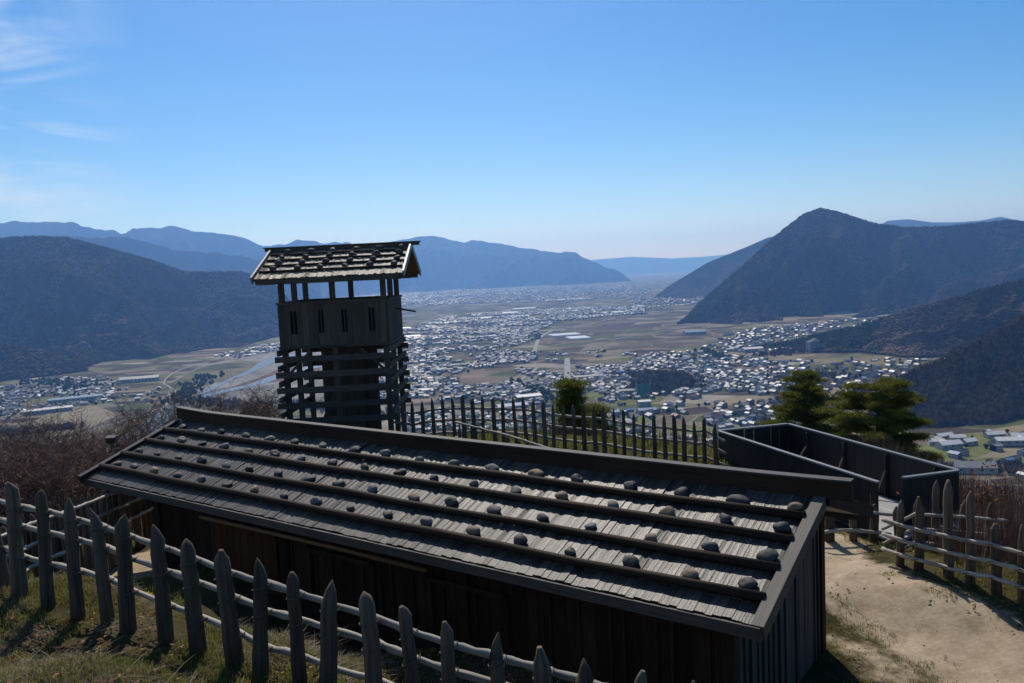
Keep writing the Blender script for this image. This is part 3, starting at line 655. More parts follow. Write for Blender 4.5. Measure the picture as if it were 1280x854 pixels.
TERR = [(-15,-20),(-13.5,8),(-11.5,15),(-9.5,21),(-8.5,27.5),(0,27),(5,25),(10.6,24),(11,18),(12.6,14.5),(25,11),(25,-20)]
TA = np.array(TERR)
def terrain_z(x, y):
    x = np.asarray(x, float); y = np.asarray(y, float); sh = x.shape; x = x.ravel(); y = y.ravel()
    z = np.zeros(len(x))
    for a in range(0, len(x), 20000):
        xx, yy = x[a:a+20000], y[a:a+20000]
        d2 = (xx[:, None]-CP[:, 0])**2+(yy[:, None]-CP[:, 1])**2
        w = 1/(d2+.35)**1.9
        z[a:a+20000] = (w*CP[:, 2]).sum(1)/w.sum(1)
    dm = np.full(len(x), 1e9)
    for i in range(len(TA)):
        p, q = TA[i], TA[(i+1) % len(TA)]; e = q-p
        t = np.clip(((x-p[0])*e[0]+(y-p[1])*e[1])/(e@e), 0, 1)
        dm = np.minimum(dm, np.hypot(x-p[0]-t*e[0], y-p[1]-t*e[1]))
    out = ~in_poly(x, y, TERR); d = np.where(out, dm, 0)
    z = z-.72*d*(d/(d+1.5))+(fbm(x*1.1, y*1.1, 4, 70)-.5)*.16+(fbm(x*.07, y*.07, 3, 71)-.5)*np.minimum(d, 40)*.25
    return np.maximum(z, VALLEY-3).reshape(sh)
def grid1(lo, hi, fine, a, b):
    g = list(np.arange(lo, hi, fine)); s = fine
    while g[-1] < b: s *= 1.13; g.append(g[-1]+s)
    s = fine; 
    while g[0] > a: s *= 1.13; g.insert(0, g[0]-s)
    return np.array(g)
gx = grid1(-15, 16, .14, -420, 420); gy = grid1(3, 26, .14, -60, 420)
GX, GY = np.meshgrid(gx, gy); GZ = terrain_z(GX, GY)
idx = np.arange(GX.size).reshape(GX.shape)
Fc = np.stack([idx[:-1, :-1], idx[:-1, 1:], idx[1:, 1:], idx[1:, :-1]], -1).reshape(-1, 4)
def hill_mat():
    m, nt, p = new_mat('trodden earth and turf'); L = nt.links
    g = N(nt, "ShaderNodeNewGeometry")
    n1 = N(nt, "ShaderNodeTexNoise", Scale=.9, Detail=8.0, Roughness=.7); L.new(g.outputs['Position'], n1.inputs['Vector'])
    n2 = N(nt, "ShaderNodeTexNoise", Scale=14.0, Detail=8.0, Roughness=.75); L.new(g.outputs['Position'], n2.inputs['Vector'])
    grass = ramp(nt, [(.3, (.035, .03, .014)), (.55, (.07, .06, .026)), (.75, (.12, .1, .06))]); L.new(n1.outputs[0], grass.inputs[0])
    dirt = ramp(nt, [(.25, (.28, .21, .14)), (.42, (.4, .315, .215)), (.6, (.46, .37, .26)), (.8, (.52, .43, .32))]); L.new(n1.outputs[0], dirt.inputs[0])
    at = N(nt, "ShaderNodeAttribute", attribute_name="path")
    ad = N(nt, "ShaderNodeMath", operation='ADD'); L.new(at.outputs['Fac'], ad.inputs[0])
    sb = N(nt, "ShaderNodeMath", operation='MULTIPLY_ADD'); sb.inputs[1].default_value = .9; sb.inputs[2].default_value = -.45; L.new(n1.outputs[0], sb.inputs[0]); L.new(sb.outputs[0], ad.inputs[1])
    st = ramp(nt, [(.42, (0, 0, 0)), (.58, (1, 1, 1))]); L.new(ad.outputs[0], st.inputs[0])
    mx = N(nt, "ShaderNodeMix", data_type='RGBA'); L.new(st.outputs[0], mx.inputs[0]); L.new(grass.outputs[0], mx.inputs[6]); L.new(dirt.outputs[0], mx.inputs[7])
    r2 = ramp(nt, [(.25, (.72, .7, .68)), (.75, (1.14, 1.14, 1.14))]); L.new(n2.outputs[0], r2.inputs[0])
    n3 = N(nt, "ShaderNodeTexNoise", Scale=3.2, Detail=5.0, Roughness=.6); L.new(g.outputs['Position'], n3.inputs['Vector'])
    r3 = ramp(nt, [(.3, (.78, .75, .72)), (.5, (1, 1, 1)), (.75, (1.12, 1.11, 1.1))]); L.new(n3.outputs[0], r3.inputs[0])
    m3 = N(nt, "ShaderNodeVectorMath", operation='MULTIPLY'); L.new(mx.outputs[2], m3.inputs[0]); L.new(r3.outputs[0], m3.inputs[1])
    mu = N(nt, "ShaderNodeVectorMath", operation='MULTIPLY'); L.new(m3.outputs[0], mu.inputs[0]); L.new(r2.outputs[0], mu.inputs[1])
    L.new(mu.outputs[0], p.inputs['Base Color']); p.inputs['Roughness'].default_value = 1; p.inputs['Specular IOR Level'].default_value = .05
    b = N(nt, "ShaderNodeBump", Strength=.45, Distance=.04); ah = N(nt, "ShaderNodeMath", operation='MULTIPLY_ADD'); ah.inputs[1].default_value = 1.0; L.new(n3.outputs[0], ah.inputs[0]); L.new(n2.outputs[0], ah.inputs[2]); L.new(ah.outputs[0], b.inputs['Height']); L.new(b.outputs[0], p.inputs['Normal'])
    return m
me = np_mesh('hillside', np.column_stack([GX.ravel(), GY.ravel(), GZ.ravel()]), Fc, hill_mat(), smooth=True)
PATH = [(4.6,14.2),(5.1,13.1),(5.35,12.3),(5.6,11.1),(5.6,9),(9,9),(8.3,10.3),(7.5,11.6),(7.0,12.7),(6.5,13.6),(6.3,14.6),(6.7,15.4),(7.2,17.5),(5.5,16.6),(4,17),(3,16)]
PATH2 = [(-8.0,14.4),(-6.7,15.0),(-7.2,16.4),(-8.2,19),(-8.5,16.5)]
PATH3 = [(4.4,13.6),(5.4,12.6),(6.4,11.2),(6.4,8.5),(4.2,8.5),(4.2,12)]
def path_w(x, y):
    w = np.zeros(x.shape)
    for P, k_ in ((PATH, 1), (PATH2, 1), (PATH3, .56)):
        A = np.array(P); dm = np.full(x.shape, 1e9)
        for i in range(len(A)):
            p, q = A[i], A[(i+1) % len(A)]; e = q-p
            t = np.clip(((x-p[0])*e[0]+(y-p[1])*e[1])/(e@e), 0, 1); dm = np.minimum(dm, np.hypot(x-p[0]-t*e[0], y-p[1]-t*e[1]))
        w = np.maximum(w, k_*np.clip(.5+np.where(in_poly(x, y, P), dm, -dm)*.7, 0, 1))
    return w
a = me.attributes.new("path", 'FLOAT', 'POINT'); a.data.foreach_set("value", path_w(GX.ravel(), GY.ravel()).astype(np.float32))
prop(link('hillside', me), 'grassy hilltop with a trodden tan path falling away to the valley', kind='structure')
def tz(x, y): return float(terrain_z(np.array([x]), np.array([y]))[0])

# ------------------------------------------------------------------ long building with stone weighted roof
yaw = -.6338; bu = np.array([math.cos(yaw), math.sin(yaw), 0]); bv = np.array([math.sin(yaw), -math.cos(yaw), 0]); Z3 = np.array([0, 0, 1.0])
BC = np.array([2.514, 8.446, -3.870]); BL, RUN, RISE = 14.3, 2.3, .79
SL = math.hypot(RUN, RISE); us = (-bv*RUN+Z3*RISE)/SL; nn = np.cross(bu, us); nn = nn if nn[2] > 0 else -nn
us2 = (bv*RUN+Z3*RISE)/SL; nn2 = np.cross(us2, bu); nn2 = nn2 if nn2[2] > 0 else -nn2
RIDGE = BC-bv*RUN+Z3*RISE; FAR = BC-bv*RUN*2
B = empty('plank_building', BC-bu*7-bv*RUN+Z3*(-6-BC[2]), 'long dark plank building with stone weighted board roof below the front fence', 'building')
def board_roof(base, up_, nrm):
    mb = MB(); x = 0.0
    while x < BL-.02:
        w = min(rng.uniform(.085, .135), BL-x); th = .022
        tl = rng.gauss(0, .045); lift = rng.uniform(0, .006)
        o = base-bu*(x+w-.004)+nrm*lift
        wvec = bu*(w-.006)+nrm*(w*tl)
        # lower short course
        mb.frame_box(o-up_*rng.uniform(-.01, .02)-nrm*.022, up_*.5, wvec, nrm*.02)
        # upper course, starting above the lowest pole
        st = .3+rng.uniform(-.012, .012)
        h1 = wvec*.5+nrm*(w*rng.gauss(-.05, .05)); lft = nrm*rng.uniform(0, .012)   # boards are cupped: two flanks meeting in the middle
        tb_ = rng.random(); mb.frame_box(o+up_*st, up_*(SL-st+.02)+lft, h1, nrm*th, tb_); mb.frame_box(o+up_*st+h1, up_*(SL-st+.02)+lft, wvec-h1, nrm*th, tb_)
        x += w
    mb.frame_box(base-nrm*.07+up_*.02, up_*(SL-.04), -bu*BL, nrm*.035, .1)
    return mb
rf = board_roof(BC, us, nn)
r2 = board_roof(FAR, us2, nn2); b0 = len(rf.v)
rf.v += r2.v; rf.f += [tuple(i+b0 for i in f) for f in r2.f]; rf.uv += r2.uv; rf.t += r2.t; rf.m += r2.m; rf.sm += r2.sm
roof = rf.build('roof', M['roof_board'], B)
POLE_T = [.135, .354, .583, .778]
for t in POLE_T:
    for base, up_, nrm in ((BC, us, nn), (FAR, us2, nn2)):
        pts = [base-bu*(.07+(BL-.16)*k/12)+up_*(SL*t+.012*math.sin(k*1.7+t*9))+nrm*(.076+.004*math.sin(k*2.3)) for k in range(13)]
        mb = MB(); mb.tube(pts, [.056+.005*math.sin(k*1.1+t*20) for k in range(13)], 10); mb.build('roof_pole', M['pole_wood'], B)
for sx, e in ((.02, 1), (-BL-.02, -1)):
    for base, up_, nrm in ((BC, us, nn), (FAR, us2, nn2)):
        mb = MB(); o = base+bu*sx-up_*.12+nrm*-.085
        mb.frame_box(o, up_*(SL+.02), bu*.04*e, nrm*.15); mb.frame_box(o+nrm*.152+bu*.046*e, up_*(SL+.02), -bu*.145*e, nrm*.026); mb.build('verge_board', M['trim_wood' if base is BC else 'dark_wood'], B)  # far verge takes the darker wood to stand in for its shade
for base, b_, nrm in ((BC, bv, nn), (FAR, -bv, nn2)):
    mb = MB(); mb.frame_box(base+b_*.005-Z3*.16, -bu*BL, b_*.045, Z3*.135); mb.build('eave_board', M['trim_wood'], B)
# ridge cap, slightly upturned at its ends
mb = MB(); K = 24
def rp(k): 
    t = k/K; e = abs(t-.5)*2; return RIDGE+bu*(.36-(BL+.5)*t)+Z3*(.0+.1*max(0, e-.8)**1.4*(5 if t > .5 else 2))
for k in range(K):
    a, b = rp(k), rp(k+1)
    for o_, w_, h_, zz in ((-.06, .12, .235, .0), (-.08, .16, .024, .238)):
        c0 = a-bv*w_/2+Z3*zz; c1 = b-bv*w_/2+Z3*zz
        b_i = len(mb.v)
        for c in (c0, c1):
            for dv in (0, 1):
                for dz in (0, 1): mb.v.append(c+bv*w_*dv+Z3*h_*dz)
        q = lambda i, j, m_: b_i+i*4+j*2+m_
        tt = .5+.25*math.sin(k//6*5.1)
        u = k*.6
        for f_ in ((q(0,0,0),q(1,0,0),q(1,0,1),q(0,0,1)), (q(0,1,1),q(1,1,1),q(1,1,0),q(0,1,0)), (q(0,0,1),q(1,0,1),q(1,1,1),q(0,1,1)), (q(0,1,0),q(1,1,0),q(1,0,0),q(0,0,0))):
            mb.face(f_, [(u, 0), (u+.6, 0), (u+.6, .2), (u, .2)], tt, 0 if zz == 0 else 1)
        if k == 0: mb.face((q(0,0,0),q(0,0,1),q(0,1,1),q(0,1,0)), [(0,0),(0,.2),(.1,.2),(.1,0)], .5)
        if k == K-1: mb.face((q(1,0,0),q(1,1,0),q(1,1,1),q(1,0,1)), [(0,0),(0,.2),(.1,.2),(.1,0)], .5)
mb.build('ridge_cap', [M['dark_wood'], M['trim_wood']], B)
# walls: vertical planks with battens
WI, WN, WF = .55, .5, .62; ZB = -6.35
c_nr = BC-bu*WI-bv*WN; c_nl = BC-bu*(BL-1.9)-bv*WN; c_fr = BC-bu*WI-bv*(2*RUN-WF); c_fl = BC-bu*(BL-1.9)-bv*(2*RUN-WF)
def roof_z(p):   # underside of roof above a plan point
    d = abs((p-RIDGE)@bv); return RIDGE[2]-RISE/RUN*d-.1
def plank_wall(a, b, out, name, mat=None, holes=()):
    mb = MB(); L_ = np.linalg.norm((b-a)[:2]); d = (b-a)/L_; d[2] = 0; x = 0
    while x < L_-.01:
        w = min(rng.uniform(.18, .26), L_-x); p = a+d*x; top = min(roof_z(p), roof_z(p+d*w)); off = rng.uniform(0, .012)
        zs = [(ZB, top)]
        for hx0, hx1, hz0, hz1 in holes:
            if x+w/2 > hx0 and x+w/2 < hx1: zs = [(ZB, hz0), (hz1, top)]
        for z0, z1 in zs:
            q = np.array([p[0], p[1], z0]); mb.frame_box(q+out*off, Z3*(z1-z0), d*(w-.006), out*.025)
        if not holes and x > 0 and rng.random() < .6: 
            q = np.array([p[0], p[1], ZB])-d*.02; mb.frame_box(q+out*.04, Z3*(roof_z(p)-ZB-.01), d*.04, out*.02)
        x += w
    return mb.build(name, mat or M['dark_wood'], B)
win = [(4.6, 6.2, -5.35, -4.55), (7.6, 9.2, -5.35, -4.55)]
plank_wall(c_nr, c_nl, bv, 'wall')
plank_wall(c_fr, c_nr, bu, 'wall', M['tower_wood']); plank_wall(c_fl, c_nl, -bu, 'wall'); plank_wall(c_fr, c_fl, -bv, 'wall')
for c in (c_nr, c_nl, c_fr, c_fl, (c_nr*2+c_nl)/3, (c_nr+c_nl*2)/3):
    mb = MB(); zt = roof_z(c)-.02; mb.frame_box(np.array([c[0], c[1], ZB])-bu*.08-bv*.05, Z3*(zt-ZB), bu*.16, bv*.16); mb.build('corner_post', M['dark_wood'], B)
mb = MB(); a_ = BC-bv*.1-Z3*.33; mb.tube([a_-bu*4.9, a_-bu*7+Z3*.02, a_-bu*10.4], .035, 8); mb.build('hanging_pole', M['orange_lit_wood'], B)
for x_ in (5.2, 7.4, 9.9):
    mb = MB(); mb.beam(a_-bu*x_, a_-bu*x_+Z3*.3, .02, .02, up=(1, 0, 0)); mb.build('pole_hanger', M['dark_wood'], B)
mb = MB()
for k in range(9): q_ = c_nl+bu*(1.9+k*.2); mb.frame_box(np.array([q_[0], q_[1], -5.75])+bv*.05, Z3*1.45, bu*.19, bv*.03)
mb.build('lit_wall_boards', M['lit_board_wood'], B)  # not a door: wall boards coloured as if lit orange
mb = MB(); mb.beam(np.array([*(c_nr+bv*.07)[:2], -5.5]), np.array([*(c_nl+bv*.07)[:2], -5.5]), .06, .12); mb.build('girt', M['dark_wood'], B)
for x0, x1 in ((3.2, 4.6), (5.8, 7.3)):
    a = c_nr-bu*x0; b = c_nr-bu*x1
    mb = MB()
    for p in (a, b): mb.frame_box(np.array([p[0], p[1], -5.35])-bu*.05+bv*.03, Z3*.9, bu*.09, bv*.07)
    for z in (-5.35, -4.5): mb.frame_box(np.array([a[0], a[1], z])+bv*.105, (b-a)*[1, 1, 0], bv*.03, Z3*.08)
    w_ = mb.build('window', M['dark_wood'], B)

# roof stones, every one a thing of its own
def stone_mesh(seed, sx, sy, sz):
    import bmesh
    bm = bmesh.new(); bmesh.ops.create_icosphere(bm, subdivisions=3, radius=1)
    r_ = random.Random(seed); dirs = [Vector((r_.gauss(0, 1), r_.gauss(0, 1), r_.gauss(0, 1))).normalized() for _ in range(11)]; am = [r_.uniform(-.34, .2) for _ in range(11)]; cuts = [(Vector((r_.gauss(0, 1), r_.gauss(0, 1), r_.gauss(0, .6)+.2)).normalized(), r_.uniform(.72, .92)) for _ in range(5)]
    for v in bm.verts:
        n_ = v.co.normalized(); k = 1+sum(a_*max(0, n_.dot(d_))**4 for a_, d_ in zip(am, dirs))
        q_ = n_*k
        for c_, lim in cuts:
            e_ = q_.dot(c_)-lim
            if e_ > 0: q_ = q_-c_*e_*.85
        v.co = Vector((q_.x*sx, q_.y*sy, q_.z*sz))
        if v.co.z < -sz*.55: v.co.z = -sz*.55+(v.co.z+sz*.55)*.2
    for f in bm.faces: f.smooth = True
    me = bpy.data.meshes.new('stone'); bm.to_mesh(me); bm.free(); return me
ORD = ['first','second','third','fourth','fifth','sixth','seventh','eighth','ninth','tenth','eleventh','twelfth','thirteenth','fourteenth','fifteenth','sixteenth','seventeenth','eighteenth']
ROWS = [[146,167,193,221,252,284,318,354,395,437,485,532,592,650,713,787,863,935],
        [174,197,223,252,283,312,347,385,424,466,517,565,619,678,740,814,887,960],
        [202,227,253,280,311,344,377,416,456,499,543,592,644,703,766,834,907,978],
        [228,252,276,307,339,369,403,443,482,525,567,616,670,723,788,852,922,994]]
TAN = {(0,2),(1,10),(2,15),(0,16),(1,15),(3,17),(0,6),(2,4),(2,13),(3,12),(0,12),(0,0)}; PALE = {(0,8),(0,11),(1,14),(2,6),(3,11),(1,9),(2,11),(3,6),(0,3),(0,4),(1,4),(2,1),(2,3),(3,1),(3,4),(3,8),(2,14),(3,10)}
rown = ['lowest', 'second lowest', 'third lowest', 'topmost']
sh_n = ['rounded', 'flat', 'lumpy']; sh_d = [(.13, .1, .078), (.148, .1, .058), (.125, .105, .076)]
Rb = np.column_stack([bu, us, nn])
for ri, row in enumerate(ROWS):
    for si, px in enumerate(row):
        # find distance along the row whose projection has this px
        t = SL*POLE_T[ri]+.175+rng.uniform(-.02, .04)
        xs = np.linspace(0, BL, 600); P = BC[None]-bu[None]*xs[:, None]+us*t+nn*.05; q = project(P)[0]; x = xs[np.argmin(abs(q-px))]
        sh = rng.choice([0, 0, 1, 2]); dx, dy, dz = sh_d[sh]; k = rng.choice([.72, .8, .86, .92, 1.0])*rng.uniform(.95, 1.05)
        tone = 'tan' if (ri, si) in TAN else 'grey' if (ri, si) in PALE else 'dark'
        me = stone_mesh(ri*100+si, dx*k, dy*k, dz*k); me.materials.append(M['stone_'+tone])
        o = link('stone', me); o.location = BC-bu*x+us*t+nn*(.03+dz*k*.52)
        rot = Matrix(((bu[0], us[0], nn[0]), (bu[1], us[1], nn[1]), (bu[2], us[2], nn[2]))) @ Matrix.Rotation(rng.uniform(-.6, .6), 3, 'Z')
        o.rotation_euler = rot.to_euler()
        n_r = len(row)-si
        lab = f"{tone} {sh_n[sh]} stone on {rown[ri]} roof pole, {ORD[n_r-1]} from right gable" if n_r <= 9 else f"{tone} {sh_n[sh]} stone on {rown[ri]} roof pole, {ORD[si]} from left gable"
        prop(o, lab, 'stone', 'weight stones on the long roof')

# ------------------------------------------------------------------ watchtower
TY = 24.0; TD = 2.85
xl = at_y(354, 400, TY)[0]; xr = at_y(481, 400, TY)[0]; xm = (xl+xr)/2; TW = xr-xl
T = empty('watchtower', (xm, TY+TD/2, -6.2), 'grey timber watchtower with roofed lookout and stone weighted roof', 'watchtower')
def tb(a, b, w, h, name, mat='tower_wood', tint=None, up=(0, 0, 1)):
    mb = MB(); mb.beam(a, b, w, h, up, tint); return mb.build(name, M[mat], T)
zb = -6.6
for i in range(3):
    for j in range(3):
        if i == 1 and j == 1: continue
        x = xl+TW*i/2; y = TY+TD*j/2; tb((x, y, zb), (x, y, .25 if j != 1 else .9), .15, .15, 'post', up=(0, 1, 0))
E_ = .06
# parapet
ZP0, ZP1 = -1.9, -.68
def parapet(a, b, out):
    mb = MB(); a = np.array(a, float); b = np.array(b, float); L_ = np.linalg.norm(b-a); d = (b-a)/L_; x = 0; out = np.array(out, float)
    slots = [L_*f for f in (.14, .41, .63, .88)] if out[1] < -.5 else []
    while x < L_-.01:
        w = min(rng.uniform(.13, .19), L_-x)
        sl = [s for s in slots if x <= s < x+w]
        if sl:   # firing slot: leave a slit, with a thin mullion
            mb.frame_box(a+d*x+Z3*ZP0, Z3*.35, d*(w-.004), out*.03); mb.frame_box(a+d*x+Z3*(ZP0+1.02), Z3*.2, d*(w-.004), out*.03)
            mb.frame_box(a+d*(x+w/2-.012)+Z3*(ZP0+.35), Z3*.67, d*.024, out*.03)
        else: mb.frame_box(a+d*x+Z3*ZP0, Z3*(ZP1-ZP0), d*(w-.004), out*(.03+rng.uniform(0, .008)))
        x += w
    mb.frame_box(a+Z3*ZP1, d*L_, out*.07, Z3*.06); mb.frame_box(a-d*.05+Z3*(ZP0-.08)+out*.002, d*(L_+.1), out*.06, Z3*.08)
    mb.build('parapet', M['tower_wood'], T)
o_ = .09
parapet((xl-o_, TY-o_, 0), (xr+o_, TY-o_, 0), (0, -1, 0)); parapet((xl-o_, TY+TD+o_, 0), (xr+o_, TY+TD+o_, 0), (0, 1, 0))
parapet((xl-o_, TY-o_, 0), (xl-o_, TY+TD+o_, 0), (-1, 0, 0)); parapet((xr+o_, TY-o_, 0), (xr+o_, TY+TD+o_, 0), (1, 0, 0))
mb = MB(); mb.frame_box((xl, TY, -1.95), (TW, 0, 0), (0, TD, 0), (0, 0, .06)); mb.build('platform', M['tower_wood'], T)
for k in range(5):
    z = -2.28-.455*k
    for y, out in ((TY-.13, -1), (TY+TD+.13, 1)): tb((xl-.28, y, z), (xr+.26, y, z), .07, .17, 'front_rail' if out < 0 else 'back_rail')
    for x in (xl-.13, xr+.13): tb((x, TY-.34, z+.2), (x, TY+TD+.36, z+.2), .07, .16, 'side_rail')
# inner ladder screens and braces
tb((xl+.5, TY+1.2, -4.9), (xl+1.7, TY+1.3, -2.0), .06, .14, 'ladder_rail'); tb((xl+.5, TY+1.8, -4.9), (xl+1.7, TY+1.9, -2.0), .06, .14, 'ladder_rail')
for k in range(6):
    f = (k+.7)/6.5; x = xl+.5+1.2*f; z = -4.9+2.9*f; tb((x, TY+1.2, z), (x, TY+1.9, z), .1, .05, 'ladder_step')
mb = MB(); x = xl+.45
while x < xr-.85: mb.frame_box((x, TY+TD-.32, -5.6), (0, 0, 3.7), (.16, 0, 0), (0, .03, 0)); x += .165
mb.build('inner_screen', M['tower_wood'], T)
for sx in (xl, xr):
    tb((sx+(.75 if sx == xl else -.75), TY, -2.05), (sx, TY+.02, -2.8), .07, .11, 'brace', up=(0, 1, 0))
tb((xr+.1, TY+TD*.5, -.98), (xr+.75, TY+TD*.5, -1.12), .05, .05, 'peg')
# tower roof
ey0 = TY-.72; ry = TY+TD/2; ey1 = TY+TD+.72; rz, ez = .9, .06; ex0 = at_y(317, 355, ey0)[0]; ex1 = at_y(504, 350, ey0)[0]; TL = ex1-ex0
ups = [np.array([0, ry-ey0, rz-ez]), np.array([0, ry-ey1, rz-ez])]; TSL = np.linalg.norm(ups[0])
mb = MB()
for sgn, base, u_ in ((1, np.array([ex0, ey0, ez]), ups[0]/TSL), (-1, np.array([ex0, ey1, ez]), ups[1]/TSL)):
    n_ = np.cross(np.array([1.0, 0, 0]), u_)*sgn
    for c in range(5):
        x = 0.0
        while x < TL-.01:
            w = min(rng.uniform(.055, .1), TL-x); mb.frame_box(base+np.array([x, 0, 0])+u_*(TSL*c/5+rng.uniform(-.03, .03))+n_*(.012*(5-c)*0+.01+rng.uniform(0, .012)+.0), u_*(TSL/5+.05), np.array([w-.004, 0, 0])+n_*rng.gauss(0, .01), n_*.02); x += w
    mb.frame_box(base-n_*.04, u_*TSL, np.array([TL, 0, 0]), n_*.03, .1)
mb.build('roof', M['tower_shingle'], T)
us_t = ups[0]/TSL; n_t = np.cross(np.array([1.0, 0, 0]), us_t)
for u_, base, n_ in ((us_t, np.array([ex0, ey0, ez]), n_t), (ups[1]/TSL, np.array([ex0, ey1, ez]), -np.cross(np.array([1.0, 0, 0]), ups[1]/TSL))):
    for c in range(4):
        a = base+u_*(TSL*(.2+.2*c))+n_*.062; mb = MB(); mb.tube([a+np.array([.05, 0, 0]), a+np.array([TL/2, 0, .01]), a+np.array([TL-.05, 0, 0])], .034, 8); mb.build('roof_pole', M['pole_wood'], T)
    for x, e in ((ex0, -1), (ex1, 1)):
        mb = MB(); mb.frame_box(np.array([x, base[1], base[2]])-u_*.1-n_*.06, u_*(TSL+.1), np.array([.05*e, 0, 0]), n_*.19); mb.build('verge_board', M['cap_wood'], T)
    tb(np.array([ex0+.06, base[1], base[2]-.06])-u_*.03, np.array([ex1-.06, base[1], base[2]-.06])-u_*.03, .04, .15, 'eave_board')
mb = MB(); mb.frame_box((ex0-.22, ry-.1, rz+.02), (TL+.5, 0, 0), (0, .2, 0), (0, 0, .09)); mb.frame_box((ex0-.26, ry-.15, rz+.112), (TL+.58, 0, 0), (0, .3, 0), (0, 0, .025)); mb.build('ridge_cap', M['trim_wood'], T)
for y in (TY, TY+TD): tb((ex0+.2, y, .17 if False else -.02), (ex1-.2, y, -.02), .12, .14, 'wall_plate')
for x in (ex0+.35, ex1-.35):
    mb = MB(); n0 = len(mb.v)
    for q in range(9):
        y0_ = TY-.3+q*(TD+.6)/9; y1_ = y0_+(TD+.6)/9-.005; zt = rz-.06-(rz-ez)/(ry-ey0)*max(abs(y0_-ry), abs(y1_-ry))
        mb.frame_box((x-.015, y0_, ez+.02), (0, 0, max(.02, zt-ez-.04)), (.03, 0, 0), (0, y1_-y0_, 0))
    mb.build('gable_board', M['tower_wood'], T)
tpx = [338, 365, 397, 430, 461, 490]
rr_n = ['eave row', 'second row', 'third row', 'ridge row']
for c in range(4):
    for k in range(6):
        x = ex0+TL*(.1+.165*k)+.05*(3-k)*0+c*.035+rng.uniform(-.03, .03)
        s_ = stone_mesh(900+c*10+k, .125*rng.uniform(.8, 1.1), .1, .09); s_.materials.append(M['stone_dark'])
        o = link('stone', s_); P = np.array([ex0, ey0, ez])+us_t*(TSL*(.2+.2*c)+.15)+n_t*.085; o.location = (x, P[1], P[2]); o.rotation_euler = (math.atan2(us_t[2], us_t[1]), 0, rng.uniform(-.4, .4))
        prop(o, f"dark stone on the watchtower roof, {rr_n[c]}, {ORD[k]} from the left", 'stone', 'weight stones on the tower roof')

# ------------------------------------------------------------------ fences
def fence(name, label, posts, heights, rails, pr=.07, rr=.035, mat='post_wood', rmat='rail_wood', tilt=.04, tie=True, group=None, sides=12, rail_front=False, over=.3, rail_z=None):
    """posts: list of (x, y, zbase); rails: metres below each post's top"""
    F0 = empty(name, posts[0], label, 'fence', group)
    n = len(posts); tops = []; po = []
    for i, (x, y, z) in enumerate(posts):
        h = heights[i]; r = pr*rng.uniform(.82, 1.15); top = np.array([x, y, z+h]); lean = np.array([rng.gauss(0, tilt), rng.gauss(0, tilt*.6), 0])
        b = np.array([x, y, z])-lean*h; d = (top-b)/h; d = d/d[2]; tip = rng.uniform(.1, .27)
        mb = MB(); off = np.array([rng.gauss(0, .25), rng.gauss(0, .25), 0])*r
        pt = [b-d*.25]+[b+d*(h*f)+np.array([rng.gauss(0, .06), rng.gauss(0, .06), 0])*r for f in (.2, .4, .6, .76)]+[b+d*(h-tip), b+d*(h-tip*.45)+off*.5, b+d*h+off]
        rad = [r*1.16, r*1.1, r*1.02, r*1.0, r*.98, r*.94, r*rng.uniform(.5, .72), r*rng.choice([.05, .08, .12, .3])]
        mb.tube(pt, rad, sides, wob=.1); po.append(mb.build('post', M[mat], F0)); tops.append((b, d, h, r))
    for dz in rails:
        pts = []
        for i in range(n):
            b, d, h, r = tops[i]; a = np.array(posts[min(i+1, n-1)])-np.array(posts[max(i-1, 0)]); nrm = np.array([-a[1], a[0], 0]); nrm /= np.linalg.norm(nrm)+1e-9
            if nrm[1] < 0: nrm = -nrm
            if rail_front: nrm = -nrm
            hs_ = [heights[k] for k in range(max(0, i-2), min(n, i+3))]; zt = np.mean([posts[k][2]+heights[k] for k in range(max(0, i-2), min(n, i+3))]) if 1 < i < n-2 else b[2]+h
            if rail_z is not None: zt = rail_z[i]
            pts.append(b+d*(zt-b[2]-dz+rng.uniform(-.009, .009))+nrm*(r+rr*.8))
        e0 = pts[0]-(pts[1]-pts[0])/np.linalg.norm(pts[1]-pts[0])*over; e1 = pts[-1]+(pts[-1]-pts[-2])/np.linalg.norm(pts[-1]-pts[-2])*over
        ctl = [e0]+pts+[e1]; full = []; rad = []
        for i in range(len(ctl)-1):
            for q in range(4):
                full.append(ctl[i]*(1-q/4)+ctl[i+1]*q/4+np.array([0, 0, rng.gauss(0, .0035)])); rad.append(rr*rng.uniform(.9, 1.06)*(1.3 if rng.random() < .16 else 1))
        full.append(e1); rad.append(rr*.8)
        mb = MB(); mb.tube(full, rad, 9, wob=.12); mb.build('rail', M[rmat], F0)
        if tie:
            for i, p in enumerate(pts):
                b, d, h, r = tops[i]; a = np.array(posts[min(i+1, n-1)])-np.array(posts[max(i-1, 0)]); a = a/np.linalg.norm(a); c = b+d*(p-b)[2]
                out = (p-c); out[2] = 0; out /= np.linalg.norm(out)+1e-9
                ring = [c+a*(r+.008)*math.cos(t)+out*((r+.006)*math.sin(t) if math.sin(t) < 0 else (r+2*rr+.004)*math.sin(t)**.5)+Z3*(.03*math.cos(t)) for t in np.linspace(0, 2*math.pi, 17)]
                mb = MB(); mb.tube(ring, .0065, 4, cap=False); o = mb.build('rope_lashing', M['rope']); o.parent = po[i]
    return F0
